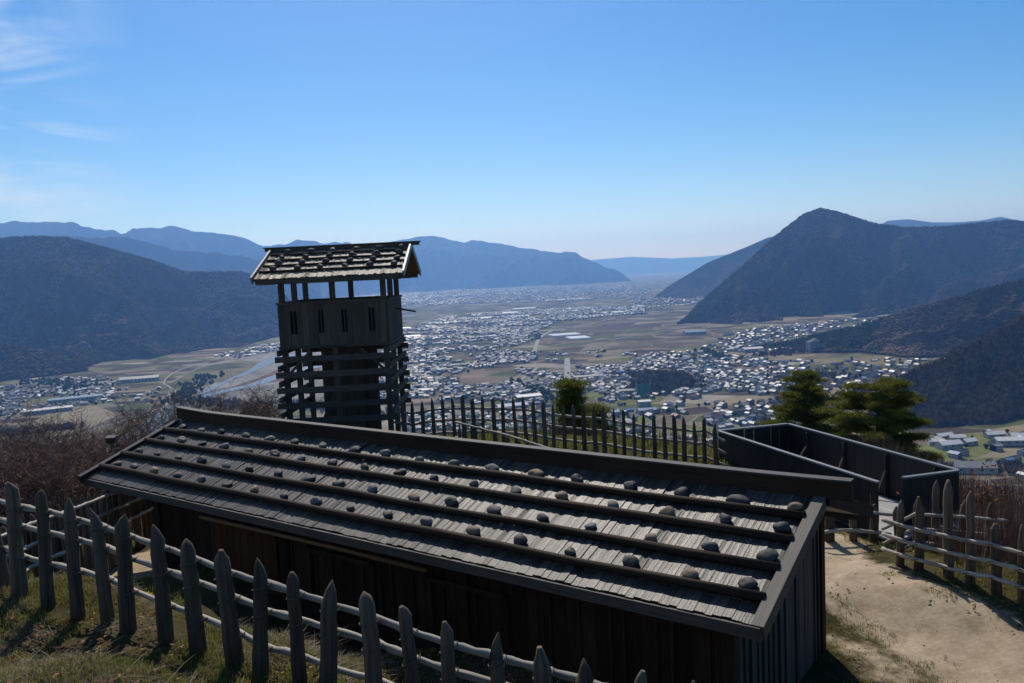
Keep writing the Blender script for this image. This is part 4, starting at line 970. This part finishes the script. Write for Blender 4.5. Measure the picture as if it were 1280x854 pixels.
# front palisade: pixel x of every post, plan line and ground height
FX = [-52,-20,14,50,85,118,152,195,233,275,325,365,412,457,505,558,617,675,732,800,868,940]
FT = [600,601,602,612,622,634,643,655,674,687,697,715,726,740,757,777,790,808,824,838,850,866]
posts = []; hts = []
for px, pt in zip(FX, FT):
    y = np.interp(px, [-52, 14, 275, 505, 800, 940], [11.2, 10.4, 8.45, 7.7, 7.0, 6.7]); p = at_y(px, pt, y); z = tz(p[0], p[1]); posts.append((p[0], p[1], z)); hts.append(max(.7, p[2]-z))
print('front heights', [round(h, 2) for h in hts])
fence('palisade_fence', 'front palisade of sharpened posts with three pale rails above the dark plank wall', posts, hts, (.29, .56, .96), pr=.077, rr=.034, tilt=.045)
# far palisade
FX2 = [502+12.6*k for k in range(32)]; posts = []; hts = []
for px in FX2:
    pt = np.interp(px, [502, 515, 560, 600, 650, 700, 760, 830, 896], [502, 500, 495, 495, 497, 504, 511, 518, 527])+rng.uniform(-3, 3)
    y = np.interp(px, [502, 600, 830, 900], [24.6, 24.6, 22.3, 21.8]); p = at_y(px, pt, y); z = tz(p[0], p[1]); posts.append((p[0], p[1], z)); hts.append(p[2]-z)
print('far heights', [round(h, 2) for h in hts])
fence('palisade_fence', 'long dark palisade beyond the roof overlooking the town', posts, hts, (.38, .72, 1.1), pr=.058, rr=.038, tilt=.02, tie=False)
# short handrail fence between roof and far palisade
posts = []; hts = []
for px in range(574, 700, 15):
    pt = np.interp(px, [574, 620, 660, 700], [529, 540, 552, 566]); y = np.interp(px, [574, 700], [22.5, 18.5]); p = at_y(px, pt, y); z = tz(p[0], p[1]); posts.append((p[0], p[1], z)); hts.append(max(.5, p[2]-z))
fence('handrail_fence', 'low fence with one pale bent rail just behind the roof ridge', posts, hts, (.03, .45), pr=.045, rr=.03, tilt=.02, tie=False)
# left rear palisade
posts = []; hts = []; rz_ = []
for k in range(24):
    f = k/23; x = -7.95+(-8.75+7.95)*f; y = 12.4+(19.8-12.4)*f; z = tz(x, y); top = -3.5+(-4.4+3.5)*f+rng.uniform(-.09, .09); posts.append((x, y, z)); hts.append(max(.7, top-z)); rz_.append(-3.5+(-4.4+3.5)*f)
fence('palisade_fence', 'rear palisade with a pale rail left of the plank building', posts, hts, (.16, .5, .85), pr=.055, rr=.03, tilt=.03, tie=False, rail_z=rz_)
# right front fence
posts = []; hts = []; rz_ = []
for px, pt, pb, y in [(1126,625,712,14.0),(1150,621,721,13.7),(1185,600,733,13.3),(1213,614,742,13.0),(1244,654,752,12.6),(1277,656,765,12.2),(1312,668,780,11.9)]:
    p = at_y(px, pt, y); z = tz(p[0], p[1]); posts.append((p[0], p[1], z)); hts.append(max(.8, p[2]-z)); rz_.append(at_y(px, np.interp(px, [1110,1146,1185,1211,1244,1280,1312],[649,660,668,674,680,690,700]), y)[2])
print('right heights', [round(h, 2) for h in hts])
fence('rail_fence', 'post and rail fence curving along the right side of the path', posts, hts, (0, .27, .53), pr=.064, rr=.033, rail_front=True, tie=True, tilt=.02, rail_z=rz_)
posts = []; hts = []
for px, pt, y in [(1120,640,15.4),(1146,622,15.2),(1170,600,15.0),(1205,625,14.9),(1238,640,14.7)]:
    p = at_y(px, pt, y); z = tz(p[0], p[1]); posts.append((p[0], p[1], z)); hts.append(max(.9, p[2]-z))
fence('rail_fence', 'second post and rail fence standing behind the right path fence', posts, hts, (.3, .58, .86), pr=.065, rr=.033, tie=False, rail_front=True)
posts = []; hts = []
for px, pt in [(1005,640),(1038,643),(1066,640),(1094,636)]:
    p = at_y(px, pt, 16.2); z = tz(p[0], p[1]); posts.append((p[0], p[1], z)); hts.append(max(.8, p[2]-z))
fence('rail_fence', 'short low fence in front of the black wall casting a grid shadow', posts, hts, (.15, .55), pr=.085, rr=.035, tie=False, rail_front=True)

# ------------------------------------------------------------------ black board enclosure
EN = empty('board_enclosure', (7.5, 20, -6.3), 'roofless black board enclosure with grey caps right of the long building', 'enclosure')
p1 = at_y(898, 539, 22.7); p2 = at_y(1097, 603, 17.0); p3 = at_y(985, 530, 23.6); p4 = at_y(1197, 588, 17.7); p5 = at_y(1128, 597, 17.0)
def bwall(a, b, name, bots=-7.2, brace=0, inside=None):
    a = np.array(a); b = np.array(b); d = b-a; L_ = np.linalg.norm(d); mb = MB(); n = np.array([-d[1], d[0], 0]); n /= np.linalg.norm(n); x = 0.0; dd = d/L_
    while x < L_-.01:
        w = min(rng.uniform(.26, .34), L_-x); p = a+dd*x
        gap = .008 if rng.random() < .78 else .035
        pz = p[2]-.04; mb.frame_box(np.array([p[0], p[1], bots]), Z3*(pz-bots), dd*[1, 1, 0]*(w-gap), n*.03); x += w
    mb.build(name, M['black_board'], EN)
    for fz in (.25, .75):
        za = lambda p: bots+(p[2]-bots)*fz
    mb = MB(); mb.beam(a+n*.015, b+n*.015, .1, .035); mb.build('wall_cap', M['cap_wood'], EN)
    for k in range(brace):
        p = a+d*(k+.6)/brace; q = p+inside*.8; mb = MB(); mb.beam((p[0], p[1], p[2]-.45)+inside*.05, (q[0], q[1], tz(q[0], q[1])-.02), .05, .05); mb.build('brace', M['tower_wood'], EN)
        mb = MB(); mb.beam(np.array([p[0], p[1], -7])+inside*.07, np.array([p[0], p[1], p[2]-.08])+inside*.04, .06, .06, up=(0, 1, 0)); mb.build('post', M['black_board'], EN)
bwall(p1, p2, 'near_wall'); bwall(p1+np.array([.02, .06, 0]), p3, 'end_wall'); bwall(p3, p4, 'far_wall', brace=4, inside=np.array([-.85, -.5, 0])); bwall(p4, p5, 'entrance_wall')
mb = MB(); ctr = [p1, p2, p4, p3]
a_, b_, c_ = np.array([p2[0], p2[1], 0]), np.array([p4[0], p4[1], 0]), np.array([p1[0], p1[1], 0])
for k in range(14):
    f0, f1 = k/14, (k+.95)/14; dlt = (c_-a_); zf = -5.98
    mb.frame_box(np.array([*(a_+(b_-a_)*f0)[:2], zf])+dlt*-.06, dlt*1.03, (b_-a_)*(f1-f0), Z3*.05)
mb.build('floor_deck', M['floor_wood'], EN)

# ------------------------------------------------------------------ trees and shrubs
def slivers(base, tip, w, tint):
    d = tip-base; sd = np.cross(d, NR.normal(size=d.shape)); sd /= np.linalg.norm(sd, axis=1)[:, None]+1e-9; sd *= w[:, None]/2
    V = np.stack([base-sd, base+sd, tip+sd*.4, tip-sd*.4], 1).reshape(-1, 3); Fc = np.arange(len(V)).reshape(-1, 4); return V, Fc, tint
def bare_shrub(x, y, h, label, group, spread=.45, stems=5, mat='twig', name='bare_shrub', sub=(8, 9), z=None, thick=.015, buds=0):
    zb_ = tz(x, y)-.1 if z is None else z; root = empty(name, (x, y, zb_), label, 'shrub', group)
    mb = MB(); tw_b, tw_t, tw_w = [], [], []
    for s in range(stems):
        a = rng.random()*6.28; lean = spread*rng.uniform(.3, 1); top = np.array([x+math.cos(a)*lean*h*.6, y+math.sin(a)*lean*h*.6, zb_+h*rng.uniform(.75, .95)]); bot = np.array([x+math.cos(a)*.12, y+math.sin(a)*.12, zb_])
        pts = [bot+(top-bot)*t+np.array([rng.gauss(0, .05*h*.25), rng.gauss(0, .05*h*.25), 0])*math.sin(t*3.1) for t in np.linspace(0, 1, 6)]
        mb.tube(pts, [thick*h*.5*(1-.85*t)+.004 for t in np.linspace(0, 1, 6)], 5, cap=False)
        for k in range(sub[0]):
            t = rng.uniform(.3, 1); i = min(4, int(t*5)); p = pts[i]+(pts[i+1]-pts[i])*(t*5-i); a2 = rng.random()*6.28; L_ = h*rng.uniform(.15, .34)
            q = p+np.array([math.cos(a2)*L_*.6, math.sin(a2)*L_*.6, L_*rng.uniform(.3, .9)]); md = (p+q)/2+np.array([0, 0, -.03*h])
            mb.tube([p, md, q], [.004*h*.5+.002, .003*h*.5+.0015, .002], 4, cap=False)
            for m_ in range(sub[1]):
                t2 = rng.uniform(.2, 1); b_ = p+(q-p)*t2; a3 = rng.random()*6.28; l3 = h*rng.uniform(.05, .13)
                tw_b.append(b_); tw_t.append(b_+np.array([math.cos(a3)*l3*.8, math.sin(a3)*l3*.8, l3*rng.uniform(-.1, 1.0)])); tw_w.append(rng.uniform(.007, .013))
    mb.build('branches', M[mat if mat != 'twig_pale' else 'twig'], root)
    b_, t_, w_ = np.array(tw_b), np.array(tw_t), np.array(tw_w)
    if buds:
        k = NR.integers(0, len(b_), buds); b2 = t_[k]; t2 = b2+NR.normal(0, .03, b2.shape); b_ = np.vstack([b_, b2]); t_ = np.vstack([t_, t2]); w_ = np.concatenate([w_, np.full(buds, .045)])
    V, Fc, tt = slivers(b_, t_, w_, NR.random(len(b_))); link('twigs', np_mesh('twigs', V, Fc, M[mat], tt), root)
    return root
def top_at(px, pt, y):
    p = at_y(px, pt, y); return p[0], p[1], p[2]
cnt = 0
for px in range(-40, 345, 10):
    for lay in range(3):
        y = [rng.uniform(17, 21), rng.uniform(22, 30), rng.uniform(15.5, 18)][lay]
        pt = np.interp(px, [-40, 0, 60, 100, 150, 200, 250, 300, 345], [545, 545, 540, 552, 545, 530, 518, 522, 512])+[12, -16, 40][lay]+rng.uniform(-14, 14)
        if px > (215, 999, 120)[lay]: continue
        x_, y_, z_ = top_at(px+rng.uniform(-5, 5), pt, y); h = z_-tz(x_, y_)
        if h < .8 or (x_ > -9.4 and y < 21): continue
        bare_shrub(x_, y_, h, 'bare reddish brown shrub on the slope left of the plank building', 'bare shrubs on the left slope', stems=5+int(h > 3), sub=(12, 14), spread=.35); cnt += 1
print('shrubs', cnt)
x_, y_, z_ = top_at(236, 470, 24); bare_shrub(x_, y_, z_-tz(x_, y_), 'tall thin bare tree rising above the left end of the ridge', None, stems=2, spread=.25, name='bare_tree', sub=(12, 7))
x_, y_, z_ = top_at(192, 498, 22); bare_shrub(x_, y_, z_-tz(x_, y_), 'tall bare tree with thin forked stems at the upper left roof corner', None, stems=3, spread=.3, name='bare_tree', sub=(11, 7))
for k, (px, pt, y) in enumerate([(150,502,20),(168,490,25),(214,486,26),(262,482,25),(288,500,29),(304,492,27),(120,515,21),(86,520,23),(20,525,22)]):
    x_, y_, z_ = top_at(px, pt, y); bare_shrub(x_, y_, z_-tz(x_, y_), 'thin tall bare tree on the slope seen against the river', 'thin bare trees against the river', stems=2+k % 2, spread=.3, name='bare_tree', sub=(12, 9))
x_, y_, z_ = top_at(35, 552, 17.5); bare_shrub(x_, y_, z_-tz(x_, y_), 'bare shrub with a leaning branch behind the leftmost front posts', None, stems=3, spread=.6, thick=.03)
x_, y_, z_ = top_at(334, 500, 27); bare_shrub(x_, y_, z_-tz(x_, y_), 'pale pinkish blossoming shrub beside the foot of the watchtower', None, stems=8, spread=.5, mat='twig_pale', sub=(14, 14), buds=900, name='blossom_shrub')
# right side: reddish brush and dry oak
for px, pt, y in [(1222,640,17),(1245,650,16),(1268,655,15.5),(1230,612,20),(1262,610,19),(1290,640,15.5),(1210,640,19),(1255,590,24),(1285,585,24)]:
    x_, y_, z_ = top_at(px, pt, y); h = z_-tz(x_, y_)
    if h > .6: bare_shrub(x_, y_, h, 'reddish bare brush behind the right path fence', 'bare brush behind the right fence', stems=5, sub=(9, 8), spread=.4)
def leafy(root, centres, n, size, spread, mat, name='leaves'):
    c = centres[NR.integers(0, len(centres), n)]+NR.normal(0, spread, (n, 3)); d = NR.normal(size=(n, 3)); d /= np.linalg.norm(d, axis=1)[:, None]
    V, Fc, tt = slivers(c, c+d*size, np.full(n, size*.55), NR.random(n)); link(name, np_mesh(name, V, Fc, M[mat], tt), root)
for px, pt, y, lab in [(1255,580,20,'dry oak with clinging brown leaves rising at the right edge'),(1234,625,17.5,'small dry oak with bright brown leaves by the right fence')]:
    x_, y_, z_ = top_at(px, pt, y); g = tz(x_, y_); r_ = bare_shrub(x_, y_, z_-g, lab, None, stems=3, name='dry_oak', spread=.45)
    cs = np.array([(x_, y_, z_)])+NR.normal(0, 1, (26, 3))*np.array([.7, .7, .6])-np.array([0, 0, 1.1]); leafy(r_, cs, 420, .09, .16, 'oak_leaf')
def pine(x, y, ztop, h, rad, label, crown=5.0, ntier=11, dens=150, top_taper=1.0, name='pine_tree', tall=.02):
    g = ztop-h; root = empty(name, (x, y, g), label, 'tree'); mb = MB()
    sway = [np.array([x+.12*math.sin(k*1.3+x), y+.1*math.cos(k*1.1), g+h*k/7]) for k in range(8)]
    mb.tube(sway, [h*tall*(1-.9*k/7)+.015 for k in range(8)], 8, cap=False)
    mb.build('trunk', M['bark'], root)
    lb = MB(); B_, T_ = [], []
    for t in range(ntier):
        f = t/(ntier-1); z = ztop-.15-crown*f; r = rad*min(1, (.16+f*1.25)**(.75*top_taper))*rng.uniform(.8, 1.1); k = 4+int(3*f)
        a0 = rng.random()*6.28
        for b in range(k):
            a = a0+6.28*b/k+rng.uniform(-.4, .4); L_ = r*rng.uniform(.65, 1.12); p = np.array([x, y, z]); q = p+np.array([math.cos(a)*L_, math.sin(a)*L_, rng.uniform(.02, .3)*L_])
            lb.tube([p, (p+q)/2+np.array([0, 0, -.05]), q], [.035*(.4+f), .022*(.4+f), .008], 5, cap=False)
            for c in range(max(3, int(L_*6))):
                u = rng.uniform(.35, 1.02); cc = p+(q-p)*u+np.array([rng.gauss(0, .14), rng.gauss(0, .14), .05+rng.random()*.12]); m_ = dens
                d = NR.normal(size=(m_, 3)); d[:, 2] = np.abs(d[:, 2])*.75+.12; d /= np.linalg.norm(d, axis=1)[:, None]
                ce = cc+NR.normal(0, 1, (m_, 3))*np.array([.17, .17, .06]); B_.append(ce); T_.append(ce+d*(.11+.1*NR.random((m_, 1))))
    lb.build('limbs', M['bark'], root)
    B_ = np.vstack(B_); T_ = np.vstack(T_); V, Fc, tt = slivers(B_, T_, np.full(len(B_), .026), np.clip(NR.random(len(B_))*.6+.4*np.repeat(NR.random(len(B_)//dens), dens), 0, 1))
    link('crown', np_mesh('crown', V, Fc, M['needle'], tt), root)
x_, y_, z_ = top_at(1008, 468, 42); pine(x_, y_, z_, z_-tz(x_, y_), 2.3, 'dark pine with a pointed top behind the enclosure corner', 4.6, 13, 210, 1.1)
x_, y_, z_ = top_at(1100, 484, 37); pine(x_, y_, z_, z_-tz(x_, y_), 2.6, 'broad pine with layered sprays behind the black enclosure', 4.4, 12, 210, .55)
x_, y_, z_ = top_at(712, 480, 29); pine(x_, y_, z_, z_-tz(x_, y_), 0.6, 'small yellow green pine with pointed top just beyond the far palisade', 2.8, 10, 150, 2.0)
x_, y_, z_ = top_at(746, 512, 30); pine(x_, y_, z_, z_-tz(x_, y_), .38, 'lowest bushy pine touching the right of the small pine', 2.4, 7, 150, .6)

# ------------------------------------------------------------------ ground cover
def blades(X, Y, hlo, hhi, w, mat, name, label, lean=.5):
    Zt = terrain_z(X, Y); n = len(X); b = np.column_stack([X, Y, Zt-.01]); h = hlo+(hhi-hlo)*NR.random(n)**1.6
    a = NR.random(n)*6.28; l = np.abs(NR.normal(0, lean, n))*h; tip = b+np.column_stack([np.cos(a)*l, np.sin(a)*l, h*np.clip(1-l/h*.5, .2, 1)])
    mid = (b+tip)/2+np.column_stack([np.zeros(n), np.zeros(n), h*.12]); sd = np.column_stack([-np.sin(a), np.cos(a), np.zeros(n)])*(w*(.6+.8*NR.random(n)))[:, None]/2
    V = np.stack([b-sd, b+sd, mid+sd*.8, mid-sd*.8, tip+sd*.1, tip-sd*.1], 1).reshape(-1, 3); k = np.arange(n)[:, None]*6
    Fc = np.concatenate([k+np.array([0, 1, 2, 3]), k+np.array([3, 2, 4, 5])]); t = NR.random(n)*.5+.5*fbm(X*.8, Y*.8, 3, 90)
    prop(link(name, np_mesh(name, V, Fc, M[mat], np.concatenate([t, t]))), label, kind='stuff')
def scatter(n, x0, x1, y0, y1, f, thr, seed, patha=.35):
    X = NR.uniform(x0, x1, n); Y = NR.uniform(y0, y1, n); k = (fbm(X*f, Y*f, 4, seed) > thr) & (path_w(X, Y) < patha); 
    return X[k], Y[k]
X, Y = scatter(260000, -9.5, 2, 6, 12.4, 1.1, .47, 80); blades(X, Y, .02, .12, .007, 'grass', 'grass', 'short spring grass on the bank by the front fence')
X, Y = scatter(90000, -9.5, 2, 6, 12.4, .8, .49, 81); blades(X, Y, .03, .2, .006, 'straw', 'straw', 'dry straw lying on the bank by the front fence', 1.6)
X, Y = scatter(30000, -11, -5.5, 12, 20, .9, .45, 82); blades(X, Y, .03, .2, .012, 'grass', 'grass', 'grass along the rear palisade at left')
X, Y = scatter(40000, 4.5, 14, 11.5, 17.5, .9, .42, 83); blades(X, Y, .03, .14, .009, 'grass', 'grass', 'grass at the foot of the right fences')
X, Y = scatter(14000, 4, 14, 8.5, 17.5, 1.1, .52, 84, .6); blades(X, Y, .02, .09, .008, 'straw', 'straw', 'dry straw along the edge of the path', 1.2)
X, Y = scatter(50000, -6, 7, 19, 27, .6, .42, 85); blades(X, Y, .06, .3, .018, 'grass', 'grass', 'tall grass below the far palisade')
X, Y = scatter(3200, 4.5, 6.8, 8.5, 11.5, 1.6, .5, 86, .9); blades(X, Y, .02, .1, .008, 'grass', 'grass', 'green tufts beside the building corner')
X = NR.uniform(-9.5, 2, 9000); Y = NR.uniform(6, 12.4, 9000); k = fbm(X*1.3, Y*1.3, 3, 88) > .47; X, Y = X[k], Y[k]
Zt = terrain_z(X, Y)+.02+.03*NR.random(len(X)); n = len(X); d = NR.normal(size=(n, 3))*np.array([1, 1, .35]); d /= np.linalg.norm(d, axis=1)[:, None]; c = np.column_stack([X, Y, Zt])
V, Fc, tt = slivers(c, c+d*.055, np.full(n, .035), NR.random(n)); prop(link('fallen_leaves', np_mesh('fallen_leaves', V, Fc, M['dead_leaf'], tt)), 'brown fallen leaves on the bank by the front fence', kind='stuff')
# ragged weeds and litter along the path edge
X = NR.uniform(4.2, 9, 60000); Y = NR.uniform(9, 17, 60000); pw = path_w(X, Y); k = (pw > .2) & (pw < .75) & (fbm(X*2.2, Y*2.2, 3, 91) > .56); X, Y = X[k], Y[k]
blades(X, Y, .015, .09, .008, 'grass', 'grass', 'ragged tufts of grass along the path edge', .8)
X = NR.uniform(4.4, 9.5, 1500); Y = NR.uniform(9, 16, 1500); k = fbm(X*1.1, Y*1.1, 3, 92)+.5*(1-path_w(X, Y)) > .82; X, Y = X[k], Y[k]
Zt = terrain_z(X, Y)+.012+.01*NR.random(len(X)); n = len(X); d = NR.normal(size=(n, 3))*np.array([1, 1, .2]); d /= np.linalg.norm(d, axis=1)[:, None]; c = np.column_stack([X, Y, Zt])
V, Fc, tt = slivers(c, c+d*.05, np.full(n, .03), NR.random(n)); prop(link('fallen_leaves', np_mesh('fallen_leaves', V, Fc, M['dead_leaf'], tt)), 'brown leaf litter scattered over the tan path', kind='stuff')
# pebbles by the path
V_, F_ = [], []; n = 420; X = NR.uniform(4.4, 8.5, n); Y = NR.uniform(9, 14.5, n); k = fbm(X*1.5, Y*1.5, 3, 89) > .52; X, Y = X[k], Y[k]
V, Fc, k = crowns(np.column_stack([X, Y, terrain_z(X, Y)]), .008+.026*NR.random(len(X))**4, ICO_V, ICO_F, .6); prop(link('pebbles', np_mesh('pebbles', V, Fc, M['stone_tan'])), 'small grey pebbles by the building corner', kind='stuff')
# brush covering the slopes below the hilltop
def brush(n, x0, x1, y0, y1, h0, h1, label, thr=.3, w=.02, inside=False):
    X = NR.uniform(x0, x1, n); Y = NR.uniform(y0, y1, n); k = (inside | ~in_poly(X, Y, [(a_*.97, b_*.98) for a_, b_ in TERR])) & (fbm(X*.3, Y*.3, 3, 95) > thr); X, Y = X[k], Y[k]; n = len(X)
    b = np.column_stack([X, Y, terrain_z(X, Y)]); h = NR.uniform(h0, h1, n); a = NR.random(n)*6.28; l = h*.35*NR.random(n)
    t = b+np.column_stack([np.cos(a)*l, np.sin(a)*l, h]); V, Fc, tt = slivers(b, t, np.full(n, w), NR.random(n)); prop(link('undergrowth', np_mesh('undergrowth', V, Fc, M['twig'], tt)), label, kind='stuff')
brush(45000, -34, -7, 12, 45, .4, 1.5, 'reddish brown undergrowth on the slope at left')
brush(60000, 10, 34, 12, 45, .25, 1.0, 'reddish undergrowth on the slope behind the right fence')
brush(25000, -8, 12, 24, 45, .15, .6, 'brown undergrowth below the far palisade')

brush(2600, 7.4, 9.6, 13.6, 17.5, .15, .8, 'dark low brush between the two right fences', .4, .014, True)
brush(5000, 8.3, 12.5, 11.5, 17.5, .2, .9, 'reddish low brush right of the path fence', .35, .014, True)
# daffodils
p = at_z(176, 742, -4.55); px_, py_ = p[0], p[1]
df = empty('daffodil_clump', (px_, py_, tz(px_, py_)), 'small clump of yellow daffodils behind the front fence', 'flowers')
hb = []; mb = MB()
for k in range(11):
    x, y = px_+rng.gauss(0, .14), py_+rng.gauss(0, .08); z = tz(x, y); h = rng.uniform(.16, .26); t = np.array([x+rng.gauss(0, .02), y, z+h]); mb.tube([(x, y, z-.02), t], .005, 4); hb.append(t)
mb.build('stems', M['grass'], df); mb = MB()
for t in hb:
    for a in range(6):
        an = a*1.047; e = np.array([math.cos(an), -.25, math.sin(an)]); mb.poly([t, t+e*.03+np.array([0, -.01, .008]), t+e*.052, t+e*.03+np.array([.01, 0, -.008])], rng.random())
    mb.tube([t, t+np.array([0, -.035, 0])], [.012, .02], 7, tint=.2, cap=False)
mb.build('petals', M['flower'], df)
# small floodlight on a pole by the upper left of the building, and the one among the left shrubs
for px, py, y, lab in [(139, 553, 19.5, 'small black floodlight on a thin pole by the left roof edge')]:
    p = at_y(px, py, y); g = tz(p[0], p[1]); fl = empty('floodlight', (p[0], p[1], g), lab, 'floodlight')
    mb = MB(); mb.tube([(p[0], p[1], g-.1), (p[0], p[1], p[2]-.05)], .025, 8); mb.build('pole', M['metal_dark'], fl)
    mb = MB(); c = np.array(p); mb.frame_box(c+np.array([-.1, -.04, -.02]), (.2, 0, .0), (0, .12, .03), (0, -.03, .11), .3); mb.frame_box(c+np.array([-.12, -.07, .1]), (.24, 0, 0), (0, .16, .04), (0, 0, .02), .3); mb.build('lamp_head', M['metal_dark'], fl)
    mb = MB(); mb.frame_box(c+np.array([-.03, -.02, -.12]), (.06, 0, 0), (0, .05, 0), (0, 0, .1), .3); mb.build('bracket', M['metal_dark'], fl)

# ------------------------------------------------------------------ haze
mb = MB(); mb.frame_box((-22000, -3000, VALLEY-6), (44000, 0, 0), (0, 30000, 0), (0, 0, 211+885), .5)
hm = bpy.data.materials.new('valley haze'); hm.use_nodes = True; ht = hm.node_tree; ht.nodes.clear()
ho = ht.nodes.new("ShaderNodeOutputMaterial"); hv = ht.nodes.new("ShaderNodeVolumePrincipled")
hv.inputs['Color'].default_value = (.22, .47, 1, 1); hv.inputs['Density'].default_value = 9e-5; hv.inputs['Anisotropy'].default_value = .45; hv.inputs['Absorption Color'].default_value = (.45, .45, .45, 1); hv.inputs['Density Attribute'].default_value = ""
ht.links.new(hv.outputs[0], ho.inputs['Volume'])
o = mb.build('haze', hm); prop(o, 'thin blue haze filling the valley air', kind='stuff')
